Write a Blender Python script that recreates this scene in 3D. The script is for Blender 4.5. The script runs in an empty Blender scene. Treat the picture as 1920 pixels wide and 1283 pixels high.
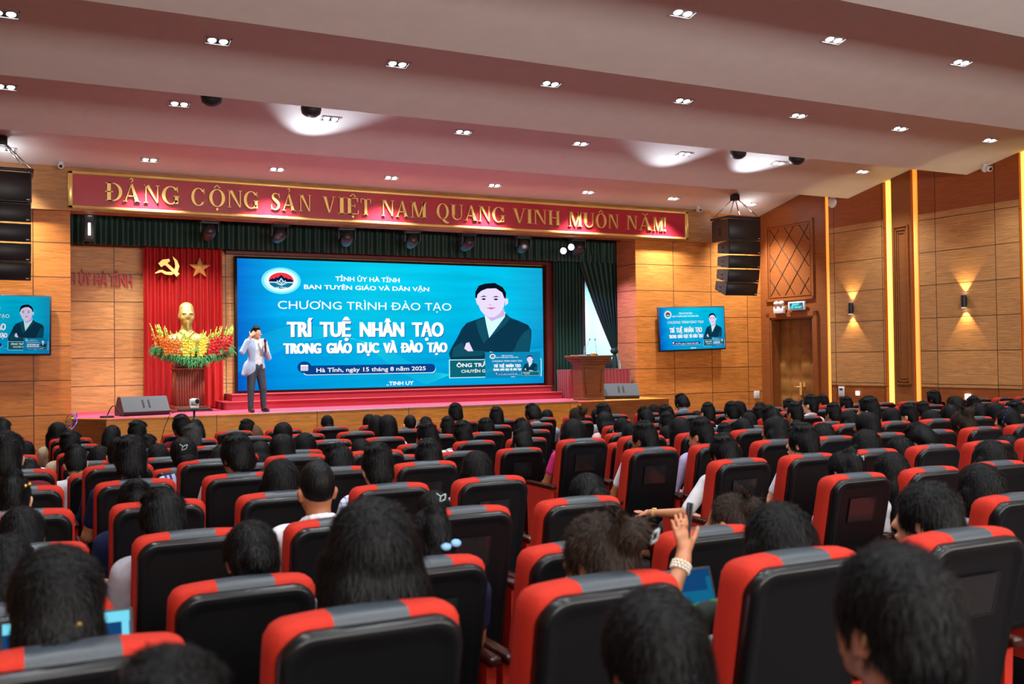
import bpy, bmesh, math, random
import numpy as np
from mathutils import Vector, Matrix
random.seed(7)
np.random.seed(7)
PI = math.pi
SC = bpy.context.scene
COL = SC.collection
H = 1.92                        # height of the camera above the lower hall floor
F = 1867.0                      # focal length in pixels of the 1920x1283 frame
YAW, PITCH, ROLL = math.radians(26.7713), math.radians(0.93906), math.radians(-0.75228)

# ---------------------------------------------------------------- camera
def cam_axes():
    cy, sy = math.cos(YAW), math.sin(YAW)
    f = np.array([sy, cy, 0.]); r = np.array([cy, -sy, 0.]); u = np.array([0, 0, 1.])
    f2 = f * math.cos(PITCH) + u * math.sin(PITCH)
    u2 = u * math.cos(PITCH) - f * math.sin(PITCH)
    r3 = r * math.cos(ROLL) + u2 * math.sin(ROLL)
    u3 = u2 * math.cos(ROLL) - r * math.sin(ROLL)
    return r3, u3, f2
CR, CU, CF = cam_axes()
cd = bpy.data.cameras.new('camera')
cam = bpy.data.objects.new('camera', cd)
COL.objects.link(cam)
cam.matrix_world = Matrix(((CR[0], CU[0], -CF[0], 0), (CR[1], CU[1], -CF[1], 0), (CR[2], CU[2], -CF[2], H), (0, 0, 0, 1)))
cd.sensor_width = 36.0
cd.lens = F / 1920 * 36
cd.clip_start = 0.05
cd.dof.use_dof = True
cd.dof.focus_distance = 12.0
cd.dof.aperture_fstop = 3.6
SC.camera = cam

def project(p):
    v = np.array(p, float) - np.array([0, 0, H])
    d = v @ CF
    return 960 + F * (v @ CR) / d, 641.5 - F * (v @ CU) / d, d

def in_view(p, m=80):
    x, y, d = project(p)
    return d > 0.15 and -m < x < 1920 + m and -m < y < 1283 + m

# ---------------------------------------------------------------- world, exposure
w = bpy.data.worlds.new('world'); SC.world = w; w.use_nodes = True
w.node_tree.nodes['Background'].inputs[0].default_value = (0.8, 0.72, 0.72, 1)
w.node_tree.nodes['Background'].inputs[1].default_value = 0.0
SC.view_settings.view_transform = 'Standard'
SC.view_settings.look = 'None'
SC.view_settings.gamma = 1.0
SC.view_settings.use_curve_mapping = False
SC.view_settings.exposure = 0.0
SC.cycles.use_denoising = True
SC.cycles.max_bounces = 7
SC.cycles.diffuse_bounces = 5
SC.cycles.glossy_bounces = 3
SC.cycles.caustics_reflective = False
SC.cycles.caustics_refractive = False
SC.cycles.sample_clamp_indirect = 4.0

# ---------------------------------------------------------------- lights
def lamp(kind, name, loc, target, energy, color, **kw):
    ld = bpy.data.lights.new(name, kind)
    ld.energy = energy; ld.color = color
    for k, v in kw.items(): setattr(ld, k, v)
    o = bpy.data.objects.new(name, ld); COL.objects.link(o)
    o.location = loc
    d = Vector(target) - Vector(loc)
    o.rotation_euler = d.to_track_quat('-Z', 'Y').to_euler()
    return o

EDGES = [(20.9, 5.66, 0.25), (17.88, 5.70, 0.22), (14.65, 5.74, 0.22), (11.35, 5.76, 0.22), (8.05, 5.80, 0.22), (4.75, 5.80, 0.22), (1.45, 5.80, 0.22), (-1.85, 5.80, 0.22)]
def ceil_z(y):
    for (ye, z, s), nx in zip(EDGES, EDGES[1:] + [(-5.2, 0, 0)]):
        if y <= ye and y > nx[0]: return z + s * (ye - y)
    return 6.3
DL_Y = [20.2, 16.4, 13.13, 9.81, 6.5, 3.2, -0.1]
DL_X = [-0.04 + 2.46 * i for i in range(8)]
COOL = (0.90, 0.95, 1.0)
for iy, y in enumerate(DL_Y):
    for x in DL_X:
        z = ceil_z(y) - 0.03
        e = 370 if iy else 1250
        lamp('SPOT', 'downlight_beam', (x, y, z - 0.02), (x, y - 0.02, 0), e, COOL, spot_size=math.radians(112 if iy else 100), spot_blend=0.9, shadow_soft_size=0.09)
# stage wash from the lighting bar behind the fascia
for x in (2.2, 3.4, 5.0, 8.0, 11.0):
    lamp('SPOT', 'stage_wash', (x, 21.0, 4.66), (x + 0.2, 21.9, 1.2), 230 if x < 4 else 200, (1.0, 0.93, 0.84), spot_size=math.radians(95), spot_blend=0.8, shadow_soft_size=0.08)
lamp('SPOT', 'stage_key', (7.4, 12.9, 5.4), (4.3, 20.3, 1.7), 2600, (1.0, 0.97, 0.95), spot_size=math.radians(16), spot_blend=0.8, shadow_soft_size=0.08)
# the two moving heads that point back into the hall
lamp('SPOT', 'moving_head_beam', (12.25, 21.2, 4.55), (14.05, 21.3, 2.4), 420, (0.72, 0.42, 1.0), spot_size=math.radians(60), spot_blend=0.6, shadow_soft_size=0.06)
# projectors above the ceiling step throw light on the next coffer
for (xx, yy, tx, ty, en) in ((4.6, 17.4, 4.8, 15.6, 170), (14.2, 17.4, 14.2, 15.2, 230), (12.4, 17.5, 11.6, 15.0, 170)):
    lamp('SPOT', 'ceiling_wash', (xx, yy, 5.1), (tx, ty, 6.3), en, (0.82, 0.88, 1.0), spot_size=math.radians(75), spot_blend=0.9, shadow_soft_size=0.05)
for xx in (-0.1, 16.9):
    lamp('POINT', 'truss_uplight', (xx, 20.0, 5.52), (xx, 20, 6), 7, (0.9, 0.95, 1.0), shadow_soft_size=0.05)
# added fill light, unseen behind the camera, to brighten the ceiling coffers
lamp('AREA', 'rear_fill_light', (7.0, -4.9, 4.1), (7.0, 10, 5.6), 1700, (1.0, 0.97, 0.91), shape='RECTANGLE', size=20, size_y=1.6)
# backstage daylight
lamp('AREA', 'backstage_light', (14.6, 25.0, 4.2), (14.2, 25.5, 2.0), 420, (0.55, 0.85, 1.0), size=1.4)

# ---------------------------------------------------------------- materials
MATS = {}
def mat(name, col, rough=0.5, metal=0.0, emit=None, es=1.0, spec=0.5, sheen=0, bump=None, coat=0):
    if name in MATS: return MATS[name]
    m = bpy.data.materials.new(name); m.use_nodes = True
    nt = m.node_tree; b = nt.nodes['Principled BSDF']
    c = (*col[:3], 1)
    b.inputs['Base Color'].default_value = c
    b.inputs['Roughness'].default_value = rough
    b.inputs['Metallic'].default_value = metal
    b.inputs['Specular IOR Level'].default_value = spec
    if coat: b.inputs['Coat Weight'].default_value = coat
    if sheen:
        b.inputs['Sheen Weight'].default_value = sheen
    if emit:
        b.inputs['Emission Color'].default_value = (*emit[:3], 1)
        b.inputs['Emission Strength'].default_value = es
    if bump:
        sc, st, vec = bump
        tc = nt.nodes.new('ShaderNodeTexCoord'); mp = nt.nodes.new('ShaderNodeMapping')
        mp.inputs['Scale'].default_value = vec
        nz = nt.nodes.new('ShaderNodeTexNoise'); nz.inputs['Scale'].default_value = sc; nz.inputs['Detail'].default_value = 2
        bp = nt.nodes.new('ShaderNodeBump'); bp.inputs['Strength'].default_value = st; bp.inputs['Distance'].default_value = 0.01
        nt.links.new(tc.outputs['Object'], mp.inputs[0]); nt.links.new(mp.outputs[0], nz.inputs['Vector'])
        nt.links.new(nz.outputs['Fac'], bp.inputs['Height']); nt.links.new(bp.outputs[0], b.inputs['Normal'])
    MATS[name] = m
    return m

def srgb(r, g, b):
    f = lambda c: (c / 255 / 12.92) if c / 255 <= 0.04045 else ((c / 255 + 0.055) / 1.055) ** 2.4
    return (f(r), f(g), f(b))

def N(nt, t, **kw):
    n = nt.nodes.new(t)
    for k, v in kw.items():
        if isinstance(k, str) and hasattr(n, k): setattr(n, k, v)
    return n

def math_node(nt, op, a, b=None, c=None):
    n = nt.nodes.new('ShaderNodeMath'); n.operation = op
    for i, v in enumerate((a, b, c)):
        if v is None: continue
        if hasattr(v, 'is_linked') or hasattr(v, 'links'): nt.links.new(v, n.inputs[i])
        else: n.inputs[i].default_value = v
    return n.outputs[0]

def wood(name, col, ax='X', u0=0, pu=1.2, z0=0, pz=0.66, gap=0.008, tone=0.16, grain=1.0, rough=0.42, dots=False, lines=True, zmin=None):
    """veneer panelling: grain runs level, thin dark joints every pu x pz"""
    if name in MATS: return MATS[name]
    m = bpy.data.materials.new(name); m.use_nodes = True
    nt = m.node_tree; b = nt.nodes['Principled BSDF']; L = nt.links.new
    tc = N(nt, 'ShaderNodeTexCoord'); sp = N(nt, 'ShaderNodeSeparateXYZ'); L(tc.outputs['Object'], sp.inputs[0])
    U = sp.outputs[ax]; Z = sp.outputs['Z']
    u = math_node(nt, 'DIVIDE', math_node(nt, 'SUBTRACT', U, u0), pu)
    v = math_node(nt, 'DIVIDE', math_node(nt, 'SUBTRACT', Z, z0), pz)
    fu = math_node(nt, 'FLOOR', u); fv = math_node(nt, 'FLOOR', v)
    cmb = N(nt, 'ShaderNodeCombineXYZ'); L(fu, cmb.inputs[0]); L(fv, cmb.inputs[1])
    wn = N(nt, 'ShaderNodeTexWhiteNoise'); wn.noise_dimensions = '3D'; L(cmb.outputs[0], wn.inputs['Vector'])
    # grain
    mp = N(nt, 'ShaderNodeMapping'); mp.inputs['Scale'].default_value = (1.3, 1.3, 16.0)
    ad = N(nt, 'ShaderNodeVectorMath'); ad.operation = 'ADD'
    sc3 = N(nt, 'ShaderNodeVectorMath'); sc3.operation = 'SCALE'; sc3.inputs['Scale'].default_value = 7.0
    L(wn.outputs['Color'], sc3.inputs[0]); L(tc.outputs['Object'], ad.inputs[0]); L(sc3.outputs[0], ad.inputs[1]); L(ad.outputs[0], mp.inputs[0])
    n1 = N(nt, 'ShaderNodeTexNoise'); n1.inputs['Scale'].default_value = 1.6; n1.inputs['Detail'].default_value = 6; n1.inputs['Distortion'].default_value = 1.1; n1.inputs['Roughness'].default_value = 0.62
    L(mp.outputs[0], n1.inputs['Vector'])
    rp = N(nt, 'ShaderNodeValToRGB'); L(n1.outputs['Fac'], rp.inputs[0])
    d = [c * (1 - 0.34 * grain) for c in col]; h_ = [min(1, c * (1 + 0.2 * grain)) for c in col]
    rp.color_ramp.elements[0].position = 0.33; rp.color_ramp.elements[0].color = (*d, 1)
    rp.color_ramp.elements[1].position = 0.66; rp.color_ramp.elements[1].color = (*h_, 1)
    hs = N(nt, 'ShaderNodeHueSaturation'); L(rp.outputs[0], hs.inputs['Color'])
    val = math_node(nt, 'ADD', math_node(nt, 'MULTIPLY', wn.outputs['Value'], tone), 1 - tone / 2)
    L(val, hs.inputs['Value'])
    out = hs.outputs[0]
    if lines:
        ru = math_node(nt, 'LESS_THAN', math_node(nt, 'ABSOLUTE', math_node(nt, 'SUBTRACT', math_node(nt, 'FRACT', math_node(nt, 'ADD', u, 0.5)), 0.5)), gap / pu)
        rv = math_node(nt, 'LESS_THAN', math_node(nt, 'ABSOLUTE', math_node(nt, 'SUBTRACT', math_node(nt, 'FRACT', math_node(nt, 'ADD', v, 0.5)), 0.5)), gap / pz)
        mx = math_node(nt, 'MAXIMUM', ru, rv)
        if dots:
            du = math_node(nt, 'FRACT', math_node(nt, 'MULTIPLY', U, 20.0)); dv = math_node(nt, 'FRACT', math_node(nt, 'MULTIPLY', Z, 18.0))
            q = math_node(nt, 'MULTIPLY', math_node(nt, 'LESS_THAN', du, 0.4), math_node(nt, 'LESS_THAN', dv, 0.16))
            mx = math_node(nt, 'MAXIMUM', mx, math_node(nt, 'MULTIPLY', q, 0.55))
        mix = N(nt, 'ShaderNodeMix'); mix.data_type = 'RGBA'
        L(mx, mix.inputs[0]); L(out, mix.inputs[6]); mix.inputs[7].default_value = (*[c * 0.12 for c in col], 1)
        out = mix.outputs[2]
    L(out, b.inputs['Base Color'])
    b.inputs['Roughness'].default_value = rough
    b.inputs['Specular IOR Level'].default_value = 0.35
    MATS[name] = m
    return m

def noisy(name, c1, c2, scale=5, rough=0.6, detail=4, vec=(1, 1, 1), spec=0.5, bumpst=0.0, lo=0.35, hi=0.65, metal=0, coord='Object'):
    if name in MATS: return MATS[name]
    m = bpy.data.materials.new(name); m.use_nodes = True
    nt = m.node_tree; b = nt.nodes['Principled BSDF']; L = nt.links.new
    tc = N(nt, 'ShaderNodeTexCoord'); mp = N(nt, 'ShaderNodeMapping'); mp.inputs['Scale'].default_value = vec
    L(tc.outputs[coord], mp.inputs[0])
    n1 = N(nt, 'ShaderNodeTexNoise'); n1.inputs['Scale'].default_value = scale; n1.inputs['Detail'].default_value = detail
    L(mp.outputs[0], n1.inputs['Vector'])
    rp = N(nt, 'ShaderNodeValToRGB'); L(n1.outputs['Fac'], rp.inputs[0])
    rp.color_ramp.elements[0].position = lo; rp.color_ramp.elements[0].color = (*c1, 1)
    rp.color_ramp.elements[1].position = hi; rp.color_ramp.elements[1].color = (*c2, 1)
    L(rp.outputs[0], b.inputs['Base Color'])
    b.inputs['Roughness'].default_value = rough; b.inputs['Specular IOR Level'].default_value = spec; b.inputs['Metallic'].default_value = metal
    if bumpst:
        bp = N(nt, 'ShaderNodeBump'); bp.inputs['Strength'].default_value = bumpst; bp.inputs['Distance'].default_value = 0.01
        L(n1.outputs['Fac'], bp.inputs['Height']); L(bp.outputs[0], b.inputs['Normal'])
    MATS[name] = m
    return m

# ---------------------------------------------------------------- mesh helpers
class MB:
    def __init__(s): s.v = []; s.f = []; s.m = []; s.tf = None; s.sm = []
    def add(s, vs, fs, mi=0, smooth=False):
        o = len(s.v)
        if s.tf: vs = [s.tf(*p) for p in vs]
        s.v += [tuple(p) for p in vs]; s.f += [tuple(i + o for i in f) for f in fs]
        s.m += [mi] * len(fs); s.sm += [smooth] * len(fs)
        return s
    def box(s, x0, x1, y0, y1, z0, z1, mi=0):
        if x0 > x1: x0, x1 = x1, x0
        if y0 > y1: y0, y1 = y1, y0
        if z0 > z1: z0, z1 = z1, z0
        v = [(x0, y0, z0), (x1, y0, z0), (x1, y1, z0), (x0, y1, z0), (x0, y0, z1), (x1, y0, z1), (x1, y1, z1), (x0, y1, z1)]
        return s.add(v, [(0, 3, 2, 1), (4, 5, 6, 7), (0, 1, 5, 4), (1, 2, 6, 5), (2, 3, 7, 6), (3, 0, 4, 7)], mi)
    def rbox(s, x0, x1, y0, y1, z0, z1, r=0.01, seg=2, mi=0, rot=None):
        bm = bmesh.new(); bmesh.ops.create_cube(bm, size=1)
        c = Vector(((x0 + x1) / 2, (y0 + y1) / 2, (z0 + z1) / 2)); d = (abs(x1 - x0), abs(y1 - y0), abs(z1 - z0))
        for q in bm.verts: q.co = Vector((q.co.x * d[0], q.co.y * d[1], q.co.z * d[2]))
        r = min(r, min(d) * 0.49)
        bmesh.ops.bevel(bm, geom=bm.edges[:], offset=r, segments=seg, affect='EDGES', profile=0.5)
        bm.verts.index_update()
        vs = [((rot @ q.co) if rot else q.co) + c for q in bm.verts]
        fs = [tuple(q.index for q in f.verts) for f in bm.faces]; bm.free()
        return s.add(vs, fs, mi, True)
    def tube(s, p0, p1, r0, r1=None, n=10, mi=0, caps=True):
        r1 = r0 if r1 is None else r1
        p0 = Vector(p0); p1 = Vector(p1); d = (p1 - p0)
        q = d.to_track_quat('Z', 'Y'); vs = []
        for p, r in ((p0, r0), (p1, r1)):
            for i in range(n):
                a = 2 * PI * i / n; vs.append(p + q @ Vector((r * math.cos(a), r * math.sin(a), 0)))
        fs = [(i, (i + 1) % n, n + (i + 1) % n, n + i) for i in range(n)]
        s.add(vs, fs, mi, True)
        if caps: s.add([vs[i] for i in range(n)], [tuple(reversed(range(n)))], mi); s.add([vs[n + i] for i in range(n)], [tuple(range(n))], mi)
        return s
    def path(s, pts, r, n=6, mi=0):
        for a, b in zip(pts, pts[1:]): s.tube(a, b, r, r, n, mi)
        return s
    def lathe(s, c, prof, n=16, axis='Z', mi=0):
        vs = []; c = Vector(c)
        for r, h in prof:
            for i in range(n):
                a = 2 * PI * i / n; x, y = r * math.cos(a), r * math.sin(a)
                vs.append(c + Vector({'Z': (x, y, h), 'Y': (x, h, y), 'X': (h, x, y)}[axis]))
        fs = []
        for k in range(len(prof) - 1):
            for i in range(n): fs.append((k * n + i, k * n + (i + 1) % n, (k + 1) * n + (i + 1) % n, (k + 1) * n + i))
        return s.add(vs, fs, mi, True)
    def ball(s, c, r, n=12, m=8, mi=0):
        if not hasattr(r, '__len__'): r = (r, r, r)
        vs = []; 
        for j in range(m + 1):
            t = PI * j / m
            for i in range(n):
                a = 2 * PI * i / n
                vs.append((c[0] + r[0] * math.sin(t) * math.cos(a), c[1] + r[1] * math.sin(t) * math.sin(a), c[2] + r[2] * math.cos(t)))
        fs = [(j * n + i, (j + 1) * n + i, (j + 1) * n + (i + 1) % n, j * n + (i + 1) % n) for j in range(m) for i in range(n)]
        return s.add(vs, fs, mi, True)
    def prism(s, poly, d0, d1, axis='Y', mi=0):
        """poly in the plane across axis, pushed from d0 to d1"""
        n = len(poly)
        def P(a, b, d): return {'Y': (a, d, b), 'X': (d, a, b), 'Z': (a, b, d)}[axis]
        vs = [P(a, b, d0) for a, b in poly] + [P(a, b, d1) for a, b in poly]
        fs = [tuple(range(n)), tuple(reversed(range(n, 2 * n)))] + [(i, n + i, n + (i + 1) % n, (i + 1) % n) for i in range(n)]
        return s.add(vs, fs, mi)
    def build(s, name, mats, parent=None, loc=None, sharp=True):
        me = bpy.data.meshes.new(name); me.from_pydata([tuple(p) for p in s.v], [], s.f)
        if not isinstance(mats, (list, tuple)): mats = [mats]
        for m in mats: me.materials.append(m)
        me.polygons.foreach_set('material_index', s.m); me.polygons.foreach_set('use_smooth', s.sm)
        me.validate(); me.update()
        bm = bmesh.new(); bm.from_mesh(me); bmesh.ops.remove_doubles(bm, verts=bm.verts, dist=1e-6); bmesh.ops.recalc_face_normals(bm, faces=bm.faces); bm.to_mesh(me); bm.free()
        o = bpy.data.objects.new(name, me); COL.objects.link(o)
        if parent: o.parent = parent
        if loc: o.location = loc
        return o

def thing(name, label, cat, loc=(0, 0, 0), rz=0, group=None):
    o = bpy.data.objects.new(name, None); COL.objects.link(o); o.empty_display_size = 0.1
    o.location = loc; o.rotation_euler = (0, 0, rz); o['label'] = label; o['category'] = cat
    if group: o['group'] = group
    return o
def tag(o, label, cat, group=None):
    o['label'] = label; o['category'] = cat
    if group: o['group'] = group
    return o
def struct(o):
    o['kind'] = 'structure'; return o
def kids(o): return [c for c in bpy.data.objects if c.parent == o]
def dup(root, children, loc=None, label=None, group=None, rot=None):
    """children: list of (obj, [sub objs]) recorded when the thing was built"""
    r = root.copy(); COL.objects.link(r)
    if loc is not None: r.location = loc
    if rot is not None: r.rotation_euler = rot
    if label: r['label'] = label
    if group: r['group'] = group
    out = []
    for ch, subs in children:
        c = ch.copy(); COL.objects.link(c); c.parent = r; ss = []
        for g in subs:
            d = g.copy(); COL.objects.link(d); d.parent = c; ss.append(d)
        out.append((c, ss))
    return r, out

# ---- surface nets over a smooth-blended distance field (for bodies, hair, cloth, busts)
def blob(prims, res, lo, hi, name='blob', k=0.03):
    lo = np.array(lo, float); hi = np.array(hi, float)
    n = np.ceil((hi - lo) / res).astype(int) + 1
    ax = [lo[i] + res * np.arange(n[i]) for i in range(3)]
    V = np.full(n, 0.5, np.float32)
    for pr in prims:
        t = pr[0]; kk = k; op = '+'
        if t[0] in '-^': op = t[0]; t = t[1:]
        if t == 'cap':
            _, a, b_, ra, rb = pr[:5]; kk = pr[5] if len(pr) > 5 else k
            a = np.array(a, float); b_ = np.array(b_, float); R = max(ra, rb)
            mn = np.minimum(a, b_) - R - 0.06; mx = np.maximum(a, b_) + R + 0.06
        else:
            _, c, r = pr[:3]; kk = pr[3] if len(pr) > 3 else k
            c = np.array(c, float); r = np.array(r, float); M = np.array(pr[4]) if len(pr) > 4 else None
            e = r if M is None else np.full(3, max(r))
            mn = c - e - 0.06; mx = c + e + 0.06
        i0 = np.clip(((mn - lo) / res).astype(int), 0, n); i1 = np.clip(((mx - lo) / res).astype(int) + 2, 0, n)
        if (i1 <= i0).any(): continue
        sl = tuple(slice(i0[i], i1[i]) for i in range(3))
        X = ax[0][sl[0]][:, None, None]; Y = ax[1][sl[1]][None, :, None]; Z = ax[2][sl[2]][None, None, :]
        if t == 'cap':
            d = b_ - a; L2 = max(d @ d, 1e-9)
            h = np.clip(((X - a[0]) * d[0] + (Y - a[1]) * d[1] + (Z - a[2]) * d[2]) / L2, 0, 1)
            D = np.sqrt((X - a[0] - h * d[0]) ** 2 + (Y - a[1] - h * d[1]) ** 2 + (Z - a[2] - h * d[2]) ** 2) - (ra + (rb - ra) * h)
        elif t == 'ell':
            x, y, z = X - c[0], Y - c[1], Z - c[2]
            if M is not None:
                x, y, z = [M[0, i] * x + M[1, i] * y + M[2, i] * z for i in range(3)]
            k0 = np.sqrt((x / r[0]) ** 2 + (y / r[1]) ** 2 + (z / r[2]) ** 2)
            k1 = np.sqrt((x / r[0] ** 2) ** 2 + (y / r[1] ** 2) ** 2 + (z / r[2] ** 2) ** 2) + 1e-9
            D = k0 * (k0 - 1) / k1
        else:      # box
            x, y, z = X - c[0], Y - c[1], Z - c[2]
            if M is not None:
                x, y, z = [M[0, i] * x + M[1, i] * y + M[2, i] * z for i in range(3)]
            q = [np.abs(x) - r[0] + 0 * (y + z), np.abs(y) - r[1] + 0 * (x + z), np.abs(z) - r[2] + 0 * (x + y)]
            D = np.sqrt(sum(np.maximum(g, 0) ** 2 for g in q)) + np.minimum(np.maximum(np.maximum(q[0], q[1]), q[2]), 0)
        A = V[sl]
        if op == '+':
            hh = np.clip(0.5 + 0.5 * (A - D) / kk, 0, 1); V[sl] = A * (1 - hh) + D * hh - kk * hh * (1 - hh)
        elif op == '-':
            kk = min(kk, 0.012); hh = np.clip(0.5 - 0.5 * (A + D) / kk, 0, 1); V[sl] = A * (1 - hh) - D * hh + kk * hh * (1 - hh)
    V[0] = V[-1] = 0.5; V[:, 0] = V[:, -1] = 0.5; V[:, :, 0] = V[:, :, -1] = 0.5
    S = V < 0
    nc = n - 1
    cnt = np.zeros(nc, np.float32); acc = np.zeros((*nc, 3), np.float32)
    cor = [(i, j, l) for i in (0, 1) for j in (0, 1) for l in (0, 1)]
    def sub(Q, o): return Q[o[0]:o[0] + nc[0], o[1]:o[1] + nc[1], o[2]:o[2] + nc[2]]
    for a in cor:
        for dd in range(3):
            if a[dd]: continue
            b_ = list(a); b_[dd] = 1
            va, vb = sub(V, a), sub(V, b_); m = sub(S, a) != sub(S, b_)
            if not m.any(): continue
            t = np.where(m, va / np.where(m, va - vb, 1), 0)
            for q in range(3):
                acc[..., q] += np.where(m, a[q] + (t if q == dd else 0), 0)
            cnt += m
    act = cnt > 0; idx = -np.ones(nc, int); idx[act] = np.arange(act.sum())
    cells = np.argwhere(act); P = acc[act] / cnt[act][:, None] + cells
    verts = lo + P * res
    faces = []
    for dd in range(3):
        o1, o2 = [(1, 2), (2, 0), (0, 1)][dd]
        sa = [slice(0, -1) if i == dd else slice(None) for i in range(3)]; sb = [slice(1, None) if i == dd else slice(None) for i in range(3)]
        E = S[tuple(sa)] != S[tuple(sb)]
        pts = np.argwhere(E)
        pts = pts[(pts[:, o1] > 0) & (pts[:, o2] > 0) & (pts[:, o1] < nc[o1]) & (pts[:, o2] < nc[o2])]
        ins = S[tuple(sa)][tuple(pts.T)]
        def cell(d1, d2):
            q = pts.copy(); q[:, o1] -= d1; q[:, o2] -= d2; return idx[tuple(q.T)]
        qd = np.stack([cell(1, 1), cell(0, 1), cell(0, 0), cell(1, 0)], 1)
        qd[~ins] = qd[~ins][:, ::-1]
        faces.append(qd)
    faces = np.concatenate(faces); faces = faces[(faces >= 0).all(1)]
    # keep only the largest connected shell pieces
    me = bpy.data.meshes.new(name)
    me.from_pydata(verts.tolist(), [], faces.tolist()); me.update()
    me.polygons.foreach_set('use_smooth', [True] * len(me.polygons))
    return me
def mobj(name, me, m, parent=None):
    if m is not None:
        if not me.materials: me.materials.append(m)
    o = bpy.data.objects.new(name, me); COL.objects.link(o)
    if parent: o.parent = parent
    return o
# ================================================================ the hall
M_front = wood('wood_front_wall', srgb(206, 126, 56), 'X', 14.0, 1.2, 0.95, 0.66)
M_frontL = wood('wood_front_wall_left', srgb(198, 116, 46), 'X', 0.40, 1.2, 0.95, 0.66)
M_stageback = wood('wood_stage_back', srgb(214, 158, 96), 'X', 1.97, 2.3, 1.45, 0.59)
M_fascia = wood('wood_fascia', srgb(176, 120, 66), 'X', 0.3, 2.4, 0.0, 5.0, lines=False)
M_apron = wood('wood_stage_apron', srgb(214, 136, 48), 'X', 1.55, 1.95, 0.0, 3.0, gap=0.006, tone=0.22)
M_jamb = wood('wood_jamb', srgb(188, 124, 78), 'Y', 20.9, 3.0, 0.95, 0.66)
M_side = wood('wood_side_panels', srgb(196, 142, 86), 'Y', 15.45, 1.44, 0.49, 0.735, dots=True, tone=0.08, grain=0.8)
M_sidedark = wood('wood_side_dark', srgb(156, 84, 38), 'Y', 15.45, 1.44, 1.15, 3.7, tone=0.1, grain=0.6)
M_sideplain = wood('wood_side_plain', srgb(150, 84, 40), 'Y', 0, 9, 0, 9, lines=False, grain=0.5)
M_ceil = noisy('ceiling_paint', (0.84, 0.82, 0.79), (0.87, 0.85, 0.82), 3, 0.8, spec=0.2)
M_floor = noisy('hall_carpet', (0.035, 0.02, 0.02), (0.06, 0.03, 0.03), 30, 0.9)
M_carpet = noisy('stage_carpet', srgb(184, 62, 84), srgb(200, 76, 98), 60, 0.85, spec=0.1)
M_black = mat('black_plastic', (0.012, 0.012, 0.014), 0.45)
M_dark = mat('dark_gap', (0.01, 0.007, 0.005), 0.8)
M_white = mat('white_plastic', (0.75, 0.75, 0.75), 0.4)
M_chrome = mat('bright_metal', (0.75, 0.76, 0.8), 0.18, 1.0)
M_gold = mat('polished_gold', (0.95, 0.68, 0.20), 0.3, 0.45)
M_strip = mat('warm_strip_light', (1, 0.6, 0.2), emit=(1.0, 0.30, 0.02), es=1.0)
M_strip2 = mat('bright_strip_light', (1, 0.7, 0.3), emit=(1.0, 0.56, 0.08), es=1.7)

# lower floor, raised rear floor, back riser
b = MB(); b.box(-6, 20, 8.3, 26, -0.3, 0); struct(b.build('floor', M_floor))
b = MB(); b.box(-6, 20, 3.05, 8.3, -0.3, 0.155); struct(b.build('floor_2', M_floor))
b = MB(); b.box(-6, 20, 2.02, 3.05, -0.3, 0.28); struct(b.build('floor_3', M_floor))
b = MB(); b.box(-6, 20, -5.2, 2.02, -0.3, 0.47); struct(b.build('floor_4', M_floor))

# saw-tooth ceiling
poly = []
for i, (ye, z, s) in enumerate(EDGES):
    nx = EDGES[i + 1][0] if i + 1 < len(EDGES) else -5.2
    poly += [(ye, z), (nx, z + s * (ye - nx))]
poly += [(-5.2, 7.4), (20.9, 7.4)]
b = MB()
xs = (-5.5, 20.0)
for (a, c) in zip(poly[:-3], poly[1:-2]):
    b.add([(xs[0], a[0], a[1]), (xs[1], a[0], a[1]), (xs[1], c[0], c[1]), (xs[0], c[0], c[1])], [(0, 1, 2, 3)])
b.box(xs[0], xs[1], -5.2, 21.0, 7.2, 7.3)
struct(b.build('ceiling', M_ceil))

# front wall around the stage opening
XL, XR, YW, YB = 1.05, 14.05, 20.9, 21.77
b = MB(); b.box(-4.2, XL, YW, YB, 0, 5.9); b.box(-4.2, XL - 0.3, YB, 24.5, 0, 5.9); struct(b.build('wall_front_left', M_frontL))
b = MB(); b.box(XR, 18.5, YW, YW + 0.05, 0, 5.9); struct(b.build('wall_front_right', M_front))
b = MB(); b.box(XR, XR + 0.5, YW + 0.05, YB, 0, 5.9); struct(b.build('wall_jamb_right', M_jamb))
b = MB(); b.box(-4.2, 16.32, YW - 0.15, YW + 0.3, 4.86, 5.9); struct(b.build('wall_header', M_fascia))
# fascia box ends where the loudspeaker hangs
# stage back wall and sides
b = MB(); b.box(0.6, 12.75, 22.5, 22.62, 0.92, 6.0); struct(b.build('wall_stage_back', M_stageback))
b = MB(); b.box(0.5, 18.5, 20.9, 28.0, 5.9, 6.1); struct(b.build('ceiling_stage', mat('stage_loft', (0.02, 0.02, 0.022), 0.9)))
M_blue = mat('backstage_paint', srgb(190, 215, 220), 0.8)
b = MB(); b.box(12.6, 18.6, 26.5, 26.6, 0.3, 6); b.box(18.5, 18.6, 21, 26.5, 0.3, 6); b.box(16.2, 16.5, 25.2, 26.5, 0.3, 6); struct(b.build('wall_backstage', M_blue))
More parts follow.
